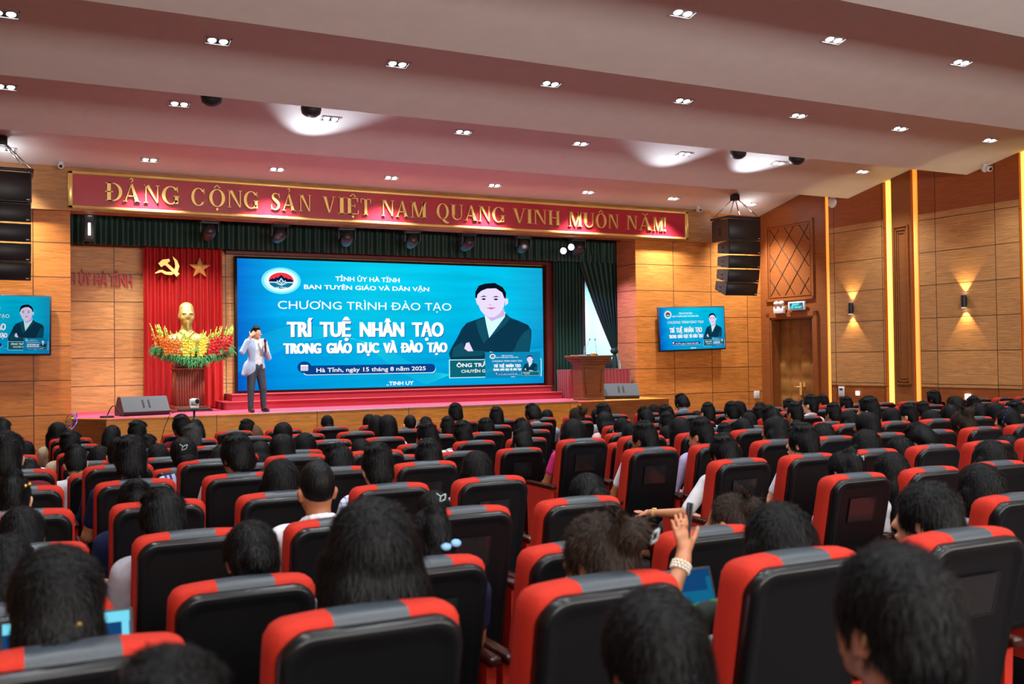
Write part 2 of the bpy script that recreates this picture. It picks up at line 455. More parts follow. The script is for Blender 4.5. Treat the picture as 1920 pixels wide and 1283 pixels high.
# stage floor and timber apron
out = [(1.03, 20.88), (1.03, 20.0), (1.55, 19.4), (14.0, 19.55), (14.04, 20.88)]
b = MB(); b.prism([(x, y) for x, y in out], 0, 0.90, 'Z'); struct(b.build('stage_apron', M_apron))
M_endwood = wood('wood_stage_end', srgb(128, 70, 30), 'X', 0, 9, 0, 9, lines=False)
b = MB(); b.prism([(11.6, 19.50), (14.02, 19.53), (14.02, 19.56), (11.6, 19.53)], 0.02, 0.90, 'Z'); b.prism([(1.015, 19.995), (1.54, 19.39), (1.56, 19.41), (1.035, 20.01)], 0.02, 0.9, 'Z'); struct(b.build('trim_1', M_endwood))
b = MB(); inn = [(1.08, 20.88), (1.08, 20.05), (1.58, 19.47), (12.0, 19.58), (12.0, 20.88)]
b.prism(inn, 0.90, 0.92, 'Z'); b.box(1.08, 14.0, 20.88, 24, 0.86, 0.92); struct(b.build('floor_stage', M_carpet))
b = MB(); b.prism([(1.0, 20.02), (1.55, 19.38), (14.02, 19.53), (14.02, 19.62), (1.6, 19.47), (1.08, 20.05)], 0.90, 0.918, 'Z'); b.prism([(12.0, 19.6), (14.02, 19.6), (14.04, 20.88), (12.0, 20.88)], 0.90, 0.915, 'Z'); struct(b.build('trim_2', M_apron))
b = MB(); b.prism([(4.2, 19.405), (11.5, 19.49), (11.5, 19.53), (4.2, 19.445)], 0.918, 0.932, 'Z'); struct(b.build('trim_3', mat('edge_metal', (0.7, 0.75, 0.95), 0.25, 0.9)))
# two carpeted risers under the screen
M_riser = noisy('riser_carpet', srgb(148, 42, 54), srgb(164, 52, 64), 60, 0.85, spec=0.1)
b = MB(); b.box(3.97, 12.07, 21.25, 22.5, 0.92, 1.082); struct(b.build('stage_step', M_riser))
b = MB(); b.box(4.22, 11.98, 21.62, 22.5, 1.082, 1.225); struct(b.build('stage_step', M_riser))
b = MB(); b.box(3.96, 12.08, 21.235, 21.27, 1.075, 1.088); b.box(4.21, 11.99, 21.605, 21.64, 1.218, 1.231); struct(b.build('trim_4', mat('riser_nosing', srgb(215, 90, 95), 0.5)))

# ---- right-hand wall, built in its own frame: a along the wall, d inwards
def WT(a, d, z): return (19.21 - 0.055 * a - d, a - 0.055 * d, z)
def wallmb():
    m = MB(); m.tf = lambda d, a, z: WT(a, d, z); return m    # box(d0,d1,a0,a1,z0,z1)
struct(wallmb().box(-0.5, -0.42, -5.3, 21.0, 0, 7.3).build('wall_right', M_sideplain))
# door bay
b = wallmb(); b.box(-0.42, 0, 18.62, 19.05, 0, 7.3); b.box(-0.42, 0, 20.52, 20.95, 0, 7.3); b.box(-0.42, 0, 19.05, 20.52, 2.88, 7.3)
struct(b.build('wall_right_door_bay', M_sideplain))
bays = [(16.84, 18.5, 1), (13.46, 15.9, 1), (10.0, 12.4, 1), (6.5, 9.0, 1), (3.0, 5.5, 1), (-0.5, 2.0, 1)]
for (a0, a1, _) in bays:
    b = wallmb(); b.box(-0.42, 0, a0, a1, 0, 7.3); struct(b.build('wall_right_bay', M_sidedark))
    b = wallmb(); b.box(0, 0.012, a0 + 0.02, a1 - 0.02, 1.155, 5.04); struct(b.build('wall_right_panel', M_side))
pil = [(16.08, 16.62), (12.55, 13.3), (9.15, 9.85), (5.65, 6.35)]
M_pil = wood('wood_pilaster', srgb(150, 90, 44), 'Y', 0, 9, 0, 9, lines=False, grain=0.4)
for (a0, a1) in pil:
    b = wallmb(); b.box(-0.42, 0.0, a0, a1, 0, 7.3)
    m = (a0 + a1) / 2
    for k, hw_ in enumerate((0.2, 0.155, 0.11)):
        z0, z1 = 1.2 + k * 0.07, 4.85 - k * 0.07; dd = 0.05 - 0.012 * k; t = 0.03
        b.box(0, dd, m - hw_, m - hw_ + t, z0, z1); b.box(0, dd, m + hw_ - t, m + hw_, z0, z1)
        b.box(0, dd, m - hw_, m + hw_, z0, z0 + t); b.box(0, dd, m - hw_, m + hw_, z1 - t, z1)
    struct(b.build('wall_right_pilaster', M_pil))
# coves with strip lights between the projections
for ia, (a, w_, mm) in enumerate(((18.56, 0.05, M_strip), (16.73, 0.055, M_strip2), (15.99, 0.05, M_strip), (13.38, 0.05, M_strip2), (12.47, .04, M_strip), (9.92, .05, M_strip2), (9.07, .04, M_strip))):
    if not any(in_view(WT(a, 0, z), 5) for z in (1, 3, 5)): continue
    t = MB(); t.tf = lambda d, a_, z: WT(a_, d, z)
    zt = ceil_z(a) + 0.0
    t.box(-0.10, -0.02, a - w_, a + w_, 0.02, zt - 0.02)
    o = t.build('strip_light', mm)
    nm = {18.56: 'between the door bay and the first perforated bay', 16.73: 'on the stage side of the fluted pilaster', 15.99: 'on the hall side of the fluted pilaster', 13.38: 'at the right edge of the photo past the second wall lamp'}.get(a, 'further back along the side wall at %.0f metres' % a)
    tag(o, 'tall amber strip light ' + nm, 'strip light', 'strip lights in the side wall')
# lattice panel above the door
b = wallmb()
a0, a1, z0, z1 = 19.0, 20.66, 3.33, 5.38
for (da, dz, dep, t) in ((0, 0, 0.04, 0.07), (0.10, 0.10, 0.025, 0.03)):
    b.box(0, dep, a0 + da, a0 + da + t, z0 + dz, z1 - dz); b.box(0, dep, a1 - da - t, a1 - da, z0 + dz, z1 - dz)
    b.box(0, dep, a0 + da, a1 - da, z0 + dz, z0 + dz + t); b.box(0, dep, a0 + da, a1 - da, z1 - dz - t, z1 - dz)
struct(b.build('trim_5', M_sideplain))
b = wallmb(); A0, A1, Z0, Z1 = a0 + 0.14, a1 - 0.14, z0 + 0.14, z1 - 0.14
def clipseg(p, q):
    t0, t1 = 0, 1; d = (q[0] - p[0], q[1] - p[1])
    for (s, lo_, hi_) in ((0, A0, A1), (1, Z0, Z1)):
        if abs(d[s]) < 1e-9: continue
        ta, tb = (lo_ - p[s]) / d[s], (hi_ - p[s]) / d[s]
        t0 = max(t0, min(ta, tb)); t1 = min(t1, max(ta, tb))
    if t1 <= t0: return None
    return [(p[0] + d[0] * t, p[1] + d[1] * t) for t in (t0, t1)]
for k in range(-6, 9):
    for sg in (1, -1):
        p = (A0 + k * 0.52, Z0) if sg > 0 else (A1 - k * 0.52, Z0)
        sgm = clipseg(p, (p[0] + sg * 2.4, p[1] + 3.1))
        if sgm: b.tube((0.004, sgm[0][0], sgm[0][1]), (0.004, sgm[1][0], sgm[1][1]), 0.008, n=5)
struct(b.build('trim_6', M_dark))
# door with architrave and quilted leaf
b = wallmb()
for (da, dep) in ((0.0, 0.05), (0.09, 0.03)):
    t = 0.12 - 0.04 * (da > 0)
    b.box(0, dep, 18.9 + da, 18.9 + da + t, 0, 3.02 - da); b.box(0, dep, 20.66 - da - t, 20.66 - da, 0, 3.02 - da); b.box(0, dep, 18.9 + da, 20.66 - da, 3.02 - da - t, 3.02 - da)
struct(b.build('door_1_frame', M_sideplain))
M_quilt = mat('tan_leather', srgb(150, 100, 48), 0.38, spec=0.4)
dr = thing('door_1', 'tall tan quilted leather door in the right wall below the lattice panel', 'door', WT(19.4, -0.25, 0)); dr['kind'] = 'structure'
b = MB(); b.tf = lambda d, a, z: tuple(np.array(WT(a, d, z)) - np.array(WT(19.4, -0.25, 0)))
nA, nZ = 24, 40; vs = []; fs = []
for i in range(nA + 1):
    for j in range(nZ + 1):
        u = i / 6.0; v = j / 6.0
        q = abs(math.sin(PI * u)) ** 0.45 * abs(math.sin(PI * v)) ** 0.45
        vs.append((-0.30 + 0.035 * q, 19.05 + 1.47 * i / nA, 2.88 * j / nZ))
fs = [(i * (nZ + 1) + j, (i + 1) * (nZ + 1) + j, (i + 1) * (nZ + 1) + j + 1, i * (nZ + 1) + j + 1) for i in range(nA) for j in range(nZ)]
b.add(vs, fs, 0, True); b.box(-0.34, -0.30, 19.05, 20.52, 0, 2.88)
struct(b.build('door_leaf', M_quilt, dr))
b = MB(); b.tf = lambda d, a, z: tuple(np.array(WT(a, d, z)) - np.array(WT(19.4, -0.25, 0)))
b.box(-0.265, -0.25, 19.72, 19.80, 0.86, 1.2); b.tube((-0.24, 19.76, 1.08), (-0.20, 19.76, 1.08), 0.012); b.tube((-0.2, 19.76, 1.08), (-0.2, 19.93, 1.08), 0.011)
b.box(-0.265, -0.25, 19.60, 19.68, 1.08, 1.2)
struct(b.build('door_handle', M_gold, dr))
# left, back walls (outside the frame, they close the room)
b = MB(); b.add([(-4.2, 21, 0), (-5.4, -5.2, 0), (-5.4, -5.2, 7.3), (-4.2, 21, 7.3)], [(0, 1, 2, 3)]); b.box(-5.6, -5.5, -5.2, 21, 0, 7.3); struct(b.build('wall_left', M_side))
b = MB(); b.box(-6, 20, -5.3, -5.2, 0, 7.3); struct(b.build('wall_back', M_sideplain))
b = MB(); b.box(-3, 17, -5.2, -5.16, 3.3, 4.9); struct(b.build('rear_fill_pane', mat('fill_pane_glow', (.6, .6, .6), .1, emit=(1, .93, .9), es=.25)))  # invented glowing pane on the unseen back wall, paired with the rear fill
# ================================================================ ceiling fixtures
M_lampdisc = mat('lamp_disc', (1, 1, 1), emit=(0.92, 0.96, 1.0), es=14)
def make_downlight():
    t = thing('downlight', 'twin recessed downlight', 'ceiling light', (0, 0, 0))
    b = MB()
    for (x0, x1, y0, y1) in ((-.17, .17, -.095, -.075), (-.17, .17, .075, .095), (-.17, -.15, -.095, .095), (.15, .17, -.095, .095)): b.box(x0, x1, y0, y1, -0.012, 0.01)
    fr = b.build('frame', M_white, t)
    b = MB(); b.box(-.15, .15, -.075, .075, 0.0, 0.004); hb = b.build('housing', M_black, t)
    ch = [(fr, []), (hb, [])]
    for sx in (-0.072, 0.072):
        b = MB(); b.lathe((sx, 0, 0), [(0.001, -0.012), (0.045, -0.010), (0.052, -0.004), (0.054, 0.0)], 16); l = b.build('lamp', M_lampdisc, t); ch.append((l, []))
    return t, ch
dl, dlc = make_downlight()
first = True
ordn = ['first', 'second', 'third', 'fourth', 'fifth', 'sixth', 'seventh', 'eighth', 'ninth', 'tenth', 'eleventh', 'twelfth', 'thirteenth', 'fourteenth', 'fifteenth', 'sixteenth', 'seventeenth', 'eighteenth', 'nineteenth', 'twentieth', 'twenty-first', 'twenty-second', 'twenty-third', 'twenty-fourth', 'twenty-fifth', 'twenty-sixth', 'twenty-seventh', 'twenty-eighth', 'twenty-ninth', 'thirtieth', 'thirty-first', 'thirty-second']
rown = ['in the strip over the red banner', 'in the second coffer from the stage', 'in the third coffer from the stage', 'in the fourth coffer from the stage', 'in the fifth coffer from the stage', 'in the sixth coffer from the stage', 'in the rearmost coffer']
rown_ = ['in the low strip over the gold-framed banner', 'in the second ceiling coffer from the stage', 'in the third ceiling coffer from the stage', 'in the fourth ceiling coffer from the stage', 'in the fifth ceiling coffer from the stage', 'in the sixth ceiling coffer, near the photographer', 'in the rearmost ceiling coffer, behind the photographer']
for iy, y in enumerate(DL_Y):
    vis = 0
    for x in DL_X:
        z = ceil_z(y)
        if in_view((x, y, z), 10): vis += 1; lb = 'twin recessed downlight, %s from the left %s' % (ordn[vis - 1], rown[iy])
        else: continue
        ang = math.atan(0.25 if iy == 0 else 0.22)
        # ceiling falls towards +Y
        if first: t = dl; t.location = (x, y, z); t['label'] = lb; first = False
        else: t, _ = dup(dl, dlc, (x, y, z), lb)
        t.rotation_euler = (-ang, 0, 0); t['group'] = 'twin downlights in the ceiling'
# dark domes behind the second ceiling edge
for n_, (x, z, lb) in enumerate(((2.65, 5.73, 'far left one'), (4.13, 5.71, 'second from the left'), (12.39, 5.72, 'third from the left'), (13.85, 5.72, 'far right one'))):
    b = MB(); b.lathe((0, 0, 0), [(0.005, -0.09), (0.08, -0.075), (0.14, -0.03), (0.155, 0.03), (0.155, 0.10), (0.05, 0.12), (0.02, 0.8)], 18)
    o = b.build('ceiling_speaker', M_black, None, (x, 14.9, z + 0.02)); tag(o, 'black dome hanging behind the ceiling step, ' + lb + ' of four', 'ceiling speaker', 'black domes behind the ceiling step')
# security cameras and smoke alarm
def cctv(loc, lb, s=1):
    t = thing('security_camera', lb, 'security camera', loc)
    b = MB(); b.tube((0, 0, 0), (0, 0, -0.04 * s), 0.035 * s, 0.045 * s, 14); b.build('mount', M_white, t)
    b = MB(); b.ball((0, -0.01, -0.085 * s), (0.06 * s, 0.06 * s, 0.06 * s), 14, 10); b.tube((0, -0.04 * s, -0.09 * s), (-0.01, -0.12 * s, -0.11 * s), 0.045 * s, 0.045 * s, 14); b.build('housing', M_white, t)
    b = MB(); b.tube((-0.01, -0.12 * s, -0.11 * s), (-0.011, -0.125 * s, -0.112 * s), 0.03 * s, 0.03 * s, 12); b.build('lens', M_black, t)
cctv((0.88, 20.55, ceil_z(20.55)), 'small white security camera at the left end of the red banner')
cctv((15.75, 20.55, ceil_z(20.55)), 'small white security camera right of the red banner, by the loudspeakers')
p = WT(14.09, 0.2, 0); cctv((p[0], p[1], ceil_z(14.09)), 'white security camera under the ceiling over the second wall lamp', 1.25)
b = MB(); b.tf = lambda d, a, z: WT(a, d, z)
b2 = MB(); b2.lathe((0, 0, 0), [(0.001, 0.05), (0.10, 0.045), (0.135, 0.02), (0.14, 0.0)], 24, 'X')
o = b2.build('smoke_alarm', M_white, None, WT(18.36, 0.0, 5.68)); o.rotation_euler = (0, 0, PI); tag(o, 'round white disc high on the side wall beside the first amber strip', 'wall speaker')

# ================================================================ slogan banner
bn = thing('slogan_banner', 'long red slogan banner with gold frame and raised gold serif letters over the stage', 'banner', (8.28, 20.74, 4.90))
def rel(o): return (o[0] - 8.28, o[1] - 20.74, o[2] - 4.90)
X0, X1, ZB, ZT = 1.0, 15.56, 4.90, 5.62
M_red = noisy('banner_red', srgb(176, 34, 52), srgb(186, 40, 58), 2, 0.28, spec=0.6)
b = MB(); b.box(X0 - 8.28, X1 - 8.28, 0, 0.04, 0.0, ZT - ZB); b.build('panel', M_red, bn)
b = MB(); t_ = 0.06
for (x0, x1, z0, z1) in ((X0, X1, ZB, ZB + t_), (X0, X1, ZT - t_, ZT), (X0, X0 + 0.09, ZB, ZT), (X1 - 0.09, X1, ZB, ZT)):
    b.rbox(x0 - 8.28, x1 - 8.28, -0.035, 0.02, z0 - 4.9, z1 - 4.9, 0.012, 1)
b.build('frame', M_gold, bn)

def stroke(pts, ws):
    """variable-width ribbon as quads; pts centre line"""
    L_ = []; R_ = []
    for i, p in enumerate(pts):
        a = pts[max(i - 1, 0)]; c = pts[min(i + 1, len(pts) - 1)]
        dx, dy = c[0] - a[0], c[1] - a[1]; n = math.hypot(dx, dy) or 1
        nx, ny = -dy / n, dx / n; w_ = ws[i] / 2
        L_.append((p[0] + nx * w_, p[1] + ny * w_)); R_.append((p[0] - nx * w_, p[1] - ny * w_))
    return [[L_[i], R_[i], R_[i + 1], L_[i + 1]] for i in range(len(pts) - 1)]
def arcring(cx, cy, ro, ri, a0, a1, n=14, off=(0, 0)):
    q = []
    for i in range(n):
        t0 = math.radians(a0 + (a1 - a0) * i / n); t1 = math.radians(a0 + (a1 - a0) * (i + 1) / n)
        P = lambda r, t, o=(0, 0): (cx + o[0] + r[0] * math.cos(t), cy + o[1] + r[1] * math.sin(t))
        q.append([P(ro, t0), P(ri, t0, off), P(ri, t1, off), P(ro, t1)])
    return q
def bx(x0, y0, x1, y1): return [[(x0, y0), (x1, y0), (x1, y1), (x0, y1)]]
def serif(x, y, w_=0.2, h=0.035): return bx(x - w_ / 2, y, x + w_ / 2, y + h)
TK, TN = 0.19, 0.055
def stem(x, w_=TK, top=True, bot=True, y0=0, y1=1):
    q = bx(x - w_ / 2, y0, x + w_ / 2, y1)
    if bot: q += serif(x, y0, w_ + 0.16)
    if top: q += serif(x, y1 - 0.035, w_ + 0.16)
    return q
def glyph(ch):
    base = {'Đ': 'D', 'Ả': 'A', 'Ộ': 'O', 'Ệ': 'E', 'Ô': 'O', 'Ă': 'A'}.get(ch, ch); g = []; w_ = 0.8
    if base in 'DĐ':
        w_ = 0.86; g += stem(0.17); g += arcring(0.34, 0.5, (0.5, 0.5), (0.33, 0.455), -90, 90); g += bx(0.17, 0, 0.36, 0.045) + bx(0.17, 0.955, 0.36, 1.0)
        if ch == 'Đ': g += bx(-0.02, 0.48, 0.38, 0.53)
    elif base == 'A':
        w_ = 0.9; g += [[(0.08, 0), (0.13, 0), (0.46, 1.0), (0.42, 1.0)], [(0.65, 0), (0.85, 0), (0.50, 1.0), (0.38, 1.0)]]; g += bx(0.2, 0.30, 0.7, 0.345); g += serif(0.11, 0, 0.22); g += serif(0.76, 0, 0.3)
    elif base == 'N':
        w_ = 0.88; g += stem(0.14, TN); g += stem(0.76, TN, bot=False); g += [[(0.10, 1), (0.30, 1), (0.785, 0), (0.72, 0)]]
    elif base in 'GC':
        w_ = 0.88; g += arcring(0.44, 0.5, (0.42, 0.51), (0.25, 0.465), 35, 325, 22); g += [[(0.73, 0.98), (0.775, 0.98), (0.79, 0.66), (0.74, 0.7)]]
        if base == 'G': g += bx(0.64, 0.03, 0.8, 0.46); g += serif(0.72, 0.44, 0.3)
        else: g += [[(0.7, 0.16), (0.78, 0.3), (0.80, 0.28), (0.74, 0.12)]]
    elif base in 'OQ':
        w_ = 0.9; g += arcring(0.45, 0.5, (0.43, 0.51), (0.255, 0.468), 0, 360, 28)
        if base == 'Q': g += stroke([(0.36, 0.06), (0.5, -0.03), (0.62, -0.14), (0.78, -0.22), (0.9, -0.18)], [0.06, 0.16, 0.17, 0.1, 0.03])
    elif base == 'S':
        w_ = 0.66; P = [(0.55, 0.84), (0.45, 0.95), (0.32, 0.975), (0.19, 0.93), (0.14, 0.8), (0.18, 0.68), (0.33, 0.56), (0.47, 0.45), (0.54, 0.32), (0.52, 0.16), (0.4, 0.045), (0.26, 0.02), (0.14, 0.06), (0.07, 0.2)]
        g += stroke(P, [0.03, 0.05, 0.05, 0.09, 0.14, 0.17, 0.18, 0.18, 0.16, 0.14, 0.08, 0.05, 0.05, 0.03]); g += [[(0.54, 0.98), (0.58, 0.98), (0.6, 0.72), (0.56, 0.72)], [(0.04, 0.02), (0.08, 0.02), (0.08, 0.3), (0.04, 0.3)]]
    elif base == 'V':
        w_ = 0.88; g += [[(0.06, 1), (0.26, 1), (0.51, 0), (0.42, 0)], [(0.79, 1), (0.74, 1), (0.44, 0), (0.50, 0)]]; g += serif(0.15, 0.965, 0.3); g += serif(0.76, 0.965, 0.22)
    elif base == 'I': w_ = 0.36; g += stem(0.18)
    elif base == 'E':
        w_ = 0.76; g += stem(0.17); g += bx(0.2, 0, 0.66, 0.045) + bx(0.2, 0.955, 0.64, 1) + bx(0.2, 0.49, 0.5, 0.53) + bx(0.475, 0.40, 0.51, 0.62); g += [[(0.62, 0), (0.69, 0), (0.73, 0.26), (0.69, 0.26)], [(0.60, 1), (0.68, 1), (0.68, 0.76), (0.645, 0.76)]]
    elif base == 'T':
        w_ = 0.8; g += stem(0.4, top=False); g += bx(0.05, 0.955, 0.75, 1.0); g += [[(0.03, 1), (0.1, 1), (0.07, 0.73), (0.03, 0.73)], [(0.77, 1), (0.7, 1), (0.73, 0.73), (0.77, 0.73)]]
    elif base == 'M':
        w_ = 1.04; g += stem(0.13, TN); g += stem(0.87, TK); g += [[(0.09, 1), (0.3, 1), (0.56, 0), (0.47, 0)], [(0.82, 1), (0.92, 1), (0.55, 0), (0.49, 0)]]
    elif base == 'U':
        w_ = 0.86; g += stem(0.2, bot=False, y0=0.3); g += stem(0.72, TN, bot=False, y0=0.3); g += arcring(0.43, 0.32, (0.315, 0.33), (0.235, 0.265), 180, 360, 14, (0.04, 0))
    elif base == 'H':
        w_ = 0.95; g += stem(0.19); g += stem(0.76); g += bx(0.2, 0.48, 0.75, 0.53)
    elif base == '!':
        w_ = 0.26; g += [[(0.04, 1), (0.2, 1), (0.145, 0.3), (0.095, 0.3)]]; g += arcring(0.12, 0.09, (0.08, 0.09), (0.001, 0.001), 0, 360, 10)
    cx = w_ / 2 if base != 'A' else 0.44
    if ch == 'Ả': g += stroke([(cx - 0.08, 1.24), (cx - 0.02, 1.30), (cx + 0.07, 1.26), (cx + 0.07, 1.18), (cx, 1.13), (cx, 1.06)], [0.03, 0.05, 0.06, 0.05, 0.04, 0.03])
    if ch in 'ỘỆÔ': g += [[(cx - 0.2, 1.06), (cx - 0.12, 1.06), (cx + 0.02, 1.24), (cx - 0.03, 1.24)], [(cx + 0.2, 1.06), (cx + 0.12, 1.06), (cx - 0.02, 1.24), (cx + 0.03, 1.24)]]
    if ch in 'ỘỆ': g += arcring(cx, -0.15, (0.07, 0.075), (0.001, 0.001), 0, 360, 10)
    if ch == 'Ă': g += stroke([(cx - 0.17, 1.22), (cx - 0.11, 1.12), (cx, 1.08), (cx + 0.11, 1.12), (cx + 0.17, 1.22)], [0.03, 0.05, 0.07, 0.05, 0.03])
    return g, w_
SLOGAN = [('Đ', 1.67, 1.98), ('Ả', 1.99, 2.30), ('N', 2.36, 2.67), ('G', 2.70, 3.05), ('C', 3.26, 3.56), ('Ộ', 3.61, 3.94), ('N', 3.97, 4.28), ('G', 4.30, 4.62), ('S', 4.86, 5.07), ('Ả', 5.10, 5.38), ('N', 5.45, 5.72), ('V', 5.96, 6.25), ('I', 6.31, 6.46), ('Ệ', 6.49, 6.78), ('T', 6.80, 7.05), ('N', 7.28, 7.58), ('A', 7.62, 7.91), ('M', 7.96, 8.35), ('Q', 8.58, 8.89), ('U', 8.92, 9.25), ('A', 9.28, 9.60), ('N', 9.62, 9.94), ('G', 9.97, 10.31), ('V', 10.50, 10.85), ('I', 10.88, 11.02), ('N', 11.05, 11.41), ('H', 11.45, 11.78), ('M', 12.01, 12.39), ('U', 12.41, 12.75), ('Ô', 12.77, 13.09), ('N', 13.13, 13.44), ('N', 13.67, 13.99), ('Ă', 14.03, 14.43), ('M', 14.46, 14.77), ('!', 14.78, 14.88)]
for ch, xa, xb in SLOGAN:
    g, w_ = glyph(ch); s = (xb - xa) / w_; b = MB()
    for q in g:
        b.prism([(xa + p[0] * s - 8.28, 0.18 + p[1] * 0.355) for p in q], -0.045, 0.0, 'Y')
    b.build('letter', M_gold, bn)

# ---- helper: Inter lettering (built-in font) turned into mesh
def text_mesh(txt, bold=0.0, size=1.0, extrude=0.0):
    cu = bpy.data.curves.new('t', 'FONT'); cu.body = txt; cu.size = size; cu.offset = bold; cu.extrude = extrude; cu.resolution_u = 3
    o = bpy.data.objects.new('t', cu); COL.objects.link(o)
    dg = bpy.context.evaluated_depsgraph_get(); dg.update()
    me = o.evaluated_get(dg).to_mesh()
    v = [tuple(q.co) for q in me.vertices]; f = [tuple(p.vertices) for p in me.polygons]
    o.evaluated_get(dg).to_mesh_clear(); bpy.data.objects.remove(o); bpy.data.curves.remove(cu)
    return v, f
XW = {}
def xmax(txt, bold):
    if (txt, bold) not in XW:
        v_, _ = text_mesh(txt, bold); XW[(txt, bold)] = (min(p[0] for p in v_), max(p[0] for p in v_), max(p[1] for p in v_))
    return XW[(txt, bold)]
def vn_text(txt, bold):
    """letters with a bar or a horn are built from the plain letter plus the stroke"""
    plain = ''.join({'Đ': 'D', 'Ư': 'U', 'Ơ': 'O', 'đ': 'd', 'ư': 'u', 'ơ': 'o'}.get(c, c) for c in txt)
    v, f = text_mesh(plain, bold); v = [(p[0], p[1]) for p in v]; f = list(f)
    def quad(q): o_ = len(v); v.extend(q); f.append(tuple(range(o_, o_ + len(q))))
    for i, c in enumerate(txt):
        if c not in 'ĐƯƠ': continue
        xr = xmax(plain[:i + 1], bold)[1]; w0 = xmax(plain[i], bold); wd = w0[1] - w0[0]; xl = xr - wd; hh = xmax('H', bold)[2]
        t = .07 + bold
        if c == 'Đ': quad([(xl - .10, hh * .46), (xl + wd * .5, hh * .46), (xl + wd * .5, hh * .46 + t), (xl - .10, hh * .46 + t)])
        else: quad([(xr - .09, hh - .01), (xr - .05, hh - .09), (xr + .03, hh - .03), (xr + .05, hh + .10), (xr - .03, hh + .10), (xr - .03, hh + .02)])
    return v, f
def fit_text(txt, x0, x1, z0, z1, bold=0.0, capref='H'):
    """scaled so the letters span x0..x1 and the capitals z0..z1"""
    v, f = vn_text(txt, bold)
    if not v: return [], []
    cv, _ = text_mesh(capref, bold)
    a = np.array(v); c = np.array(cv)
    mnx, mxx = a[:, 0].min(), a[:, 0].max(); cz0, cz1 = c[:, 1].min(), c[:, 1].max()
    X = x0 + (a[:, 0] - mnx) / (mxx - mnx) * (x1 - x0); Z = z0 + (a[:, 1] - cz0) / (cz1 - cz0) * (z1 - z0)
    return list(zip(X, Z)), f

# ================================================================ red letters on the stage back wall
sg = thing('wall_lettering', 'red block letters on the pale wood wall left of the red curtain', 'sign', (1.3, 22.46, 3.56))
M_rl = mat('red_letter', srgb(196, 40, 36), 0.4)
txt = 'TỈNH ỦY HÀ TĨNH'; v, f = fit_text(txt, -0.52, 1.03, 0.0, 0.25, 0.035)
xs_ = []
vv = np.array(v)
# split by letter: connected islands grouped per x gap
def islands(v, f):
    par = list(range(len(v)))
    def fd(a):
        while par[a] != a: par[a] = par[par[a]]; a = par[a]
        return a
    for q in f:
        for i in q[1:]: par[fd(i)] = fd(q[0])
    gr = {}
    for q in f: gr.setdefault(fd(q[0]), []).append(q)
    isl = []
    for k_, fs in gr.items():
        ids = sorted({i for q in fs for i in q}); x0 = min(v[i][0] for i in ids); x1 = max(v[i][0] for i in ids); isl.append([x0, x1, fs])
    isl.sort(); out_ = []
    for x0, x1, fs in isl:
        if out_ and x0 < out_[-1][1] - 0.25 * (x1 - x0): out_[-1][1] = max(out_[-1][1], x1); out_[-1][2] += fs
        else: out_.append([x0, x1, list(fs)])
    return out_
for x0, x1, fs in islands(v, f):
    b = MB()
    for q in fs: b.prism([v[i] for i in q], -0.03, 0.03, 'Y')
    b.build('letter', M_rl, sg)
# ================================================================ what the screens show
def em(name, col, s=1.0):
    if name in MATS: return MATS[name]
    m = bpy.data.materials.new(name); m.use_nodes = True; nt = m.node_tree; nt.nodes.clear()
    e = nt.nodes.new('ShaderNodeEmission'); o = nt.nodes.new('ShaderNodeOutputMaterial'); e.inputs[0].default_value = (*col, 1); e.inputs[1].default_value = s
    nt.links.new(e.outputs[0], o.inputs[0]); MATS[name] = m; return m
def slide_bg(name, W, Hh, s):
    m = bpy.data.materials.new(name); m.use_nodes = True; nt = m.node_tree; nt.nodes.clear(); L = nt.links.new
    e = nt.nodes.new('ShaderNodeEmission'); o = nt.nodes.new('ShaderNodeOutputMaterial'); L(e.outputs[0], o.inputs[0]); e.inputs[1].default_value = s
    tc = N(nt, 'ShaderNodeTexCoord'); mp = N(nt, 'ShaderNodeMapping'); mp.inputs['Scale'].default_value = (1 / W, 1, 1 / Hh); L(tc.outputs['Object'], mp.inputs[0])
    sp = N(nt, 'ShaderNodeSeparateXYZ'); L(mp.outputs[0], sp.inputs[0])
    rp = N(nt, 'ShaderNodeValToRGB'); L(sp.outputs['X'], rp.inputs[0]); el = rp.color_ramp.elements
    el[0].position = 0; el[0].color = (*srgb(10, 110, 205), 1); el[1].position = 1; el[1].color = (*srgb(20, 160, 205), 1)
    for p_, c_ in ((0.12, (2, 170, 228)), (0.4, (8, 198, 228)), (0.7, (0, 186, 224)), (0.86, (2, 190, 228))):
        q = el.new(p_); q.color = (*srgb(*c_), 1)
    rz_ = N(nt, 'ShaderNodeValToRGB'); L(sp.outputs['Z'], rz_.inputs[0]); ez = rz_.color_ramp.elements
    ez[0].position = 0; ez[0].color = (0.25, 0.62, 0.85, 1); ez[1].position = 1; ez[1].color = (1, 1, 1, 1)
    q = ez.new(0.30); q.color = (0.35, 0.72, 0.92, 1); q = ez.new(0.55); q.color = (0.8, 0.9, 0.95, 1)
    mx = N(nt, 'ShaderNodeMix'); mx.data_type = 'RGBA'; mx.blend_type = 'MULTIPLY'; mx.inputs[0].default_value = 1
    L(rp.outputs[0], mx.inputs[6]); L(rz_.outputs[0], mx.inputs[7])
    nz = N(nt, 'ShaderNodeTexNoise'); nz.inputs['Scale'].default_value = 3; nz.inputs['Detail'].default_value = 3
    m2 = N(nt, 'ShaderNodeMapping'); m2.inputs['Scale'].default_value = (1, 1, 5); L(mp.outputs[0], m2.inputs[0]); L(m2.outputs[0], nz.inputs['Vector'])
    hs = N(nt, 'ShaderNodeHueSaturation'); L(mx.outputs[2], hs.inputs['Color']); L(math_node(nt, 'ADD', math_node(nt, 'MULTIPLY', nz.outputs['Fac'], 0.5), 0.75), hs.inputs['Value'])
    L(hs.outputs[0], e.inputs[0]); return m
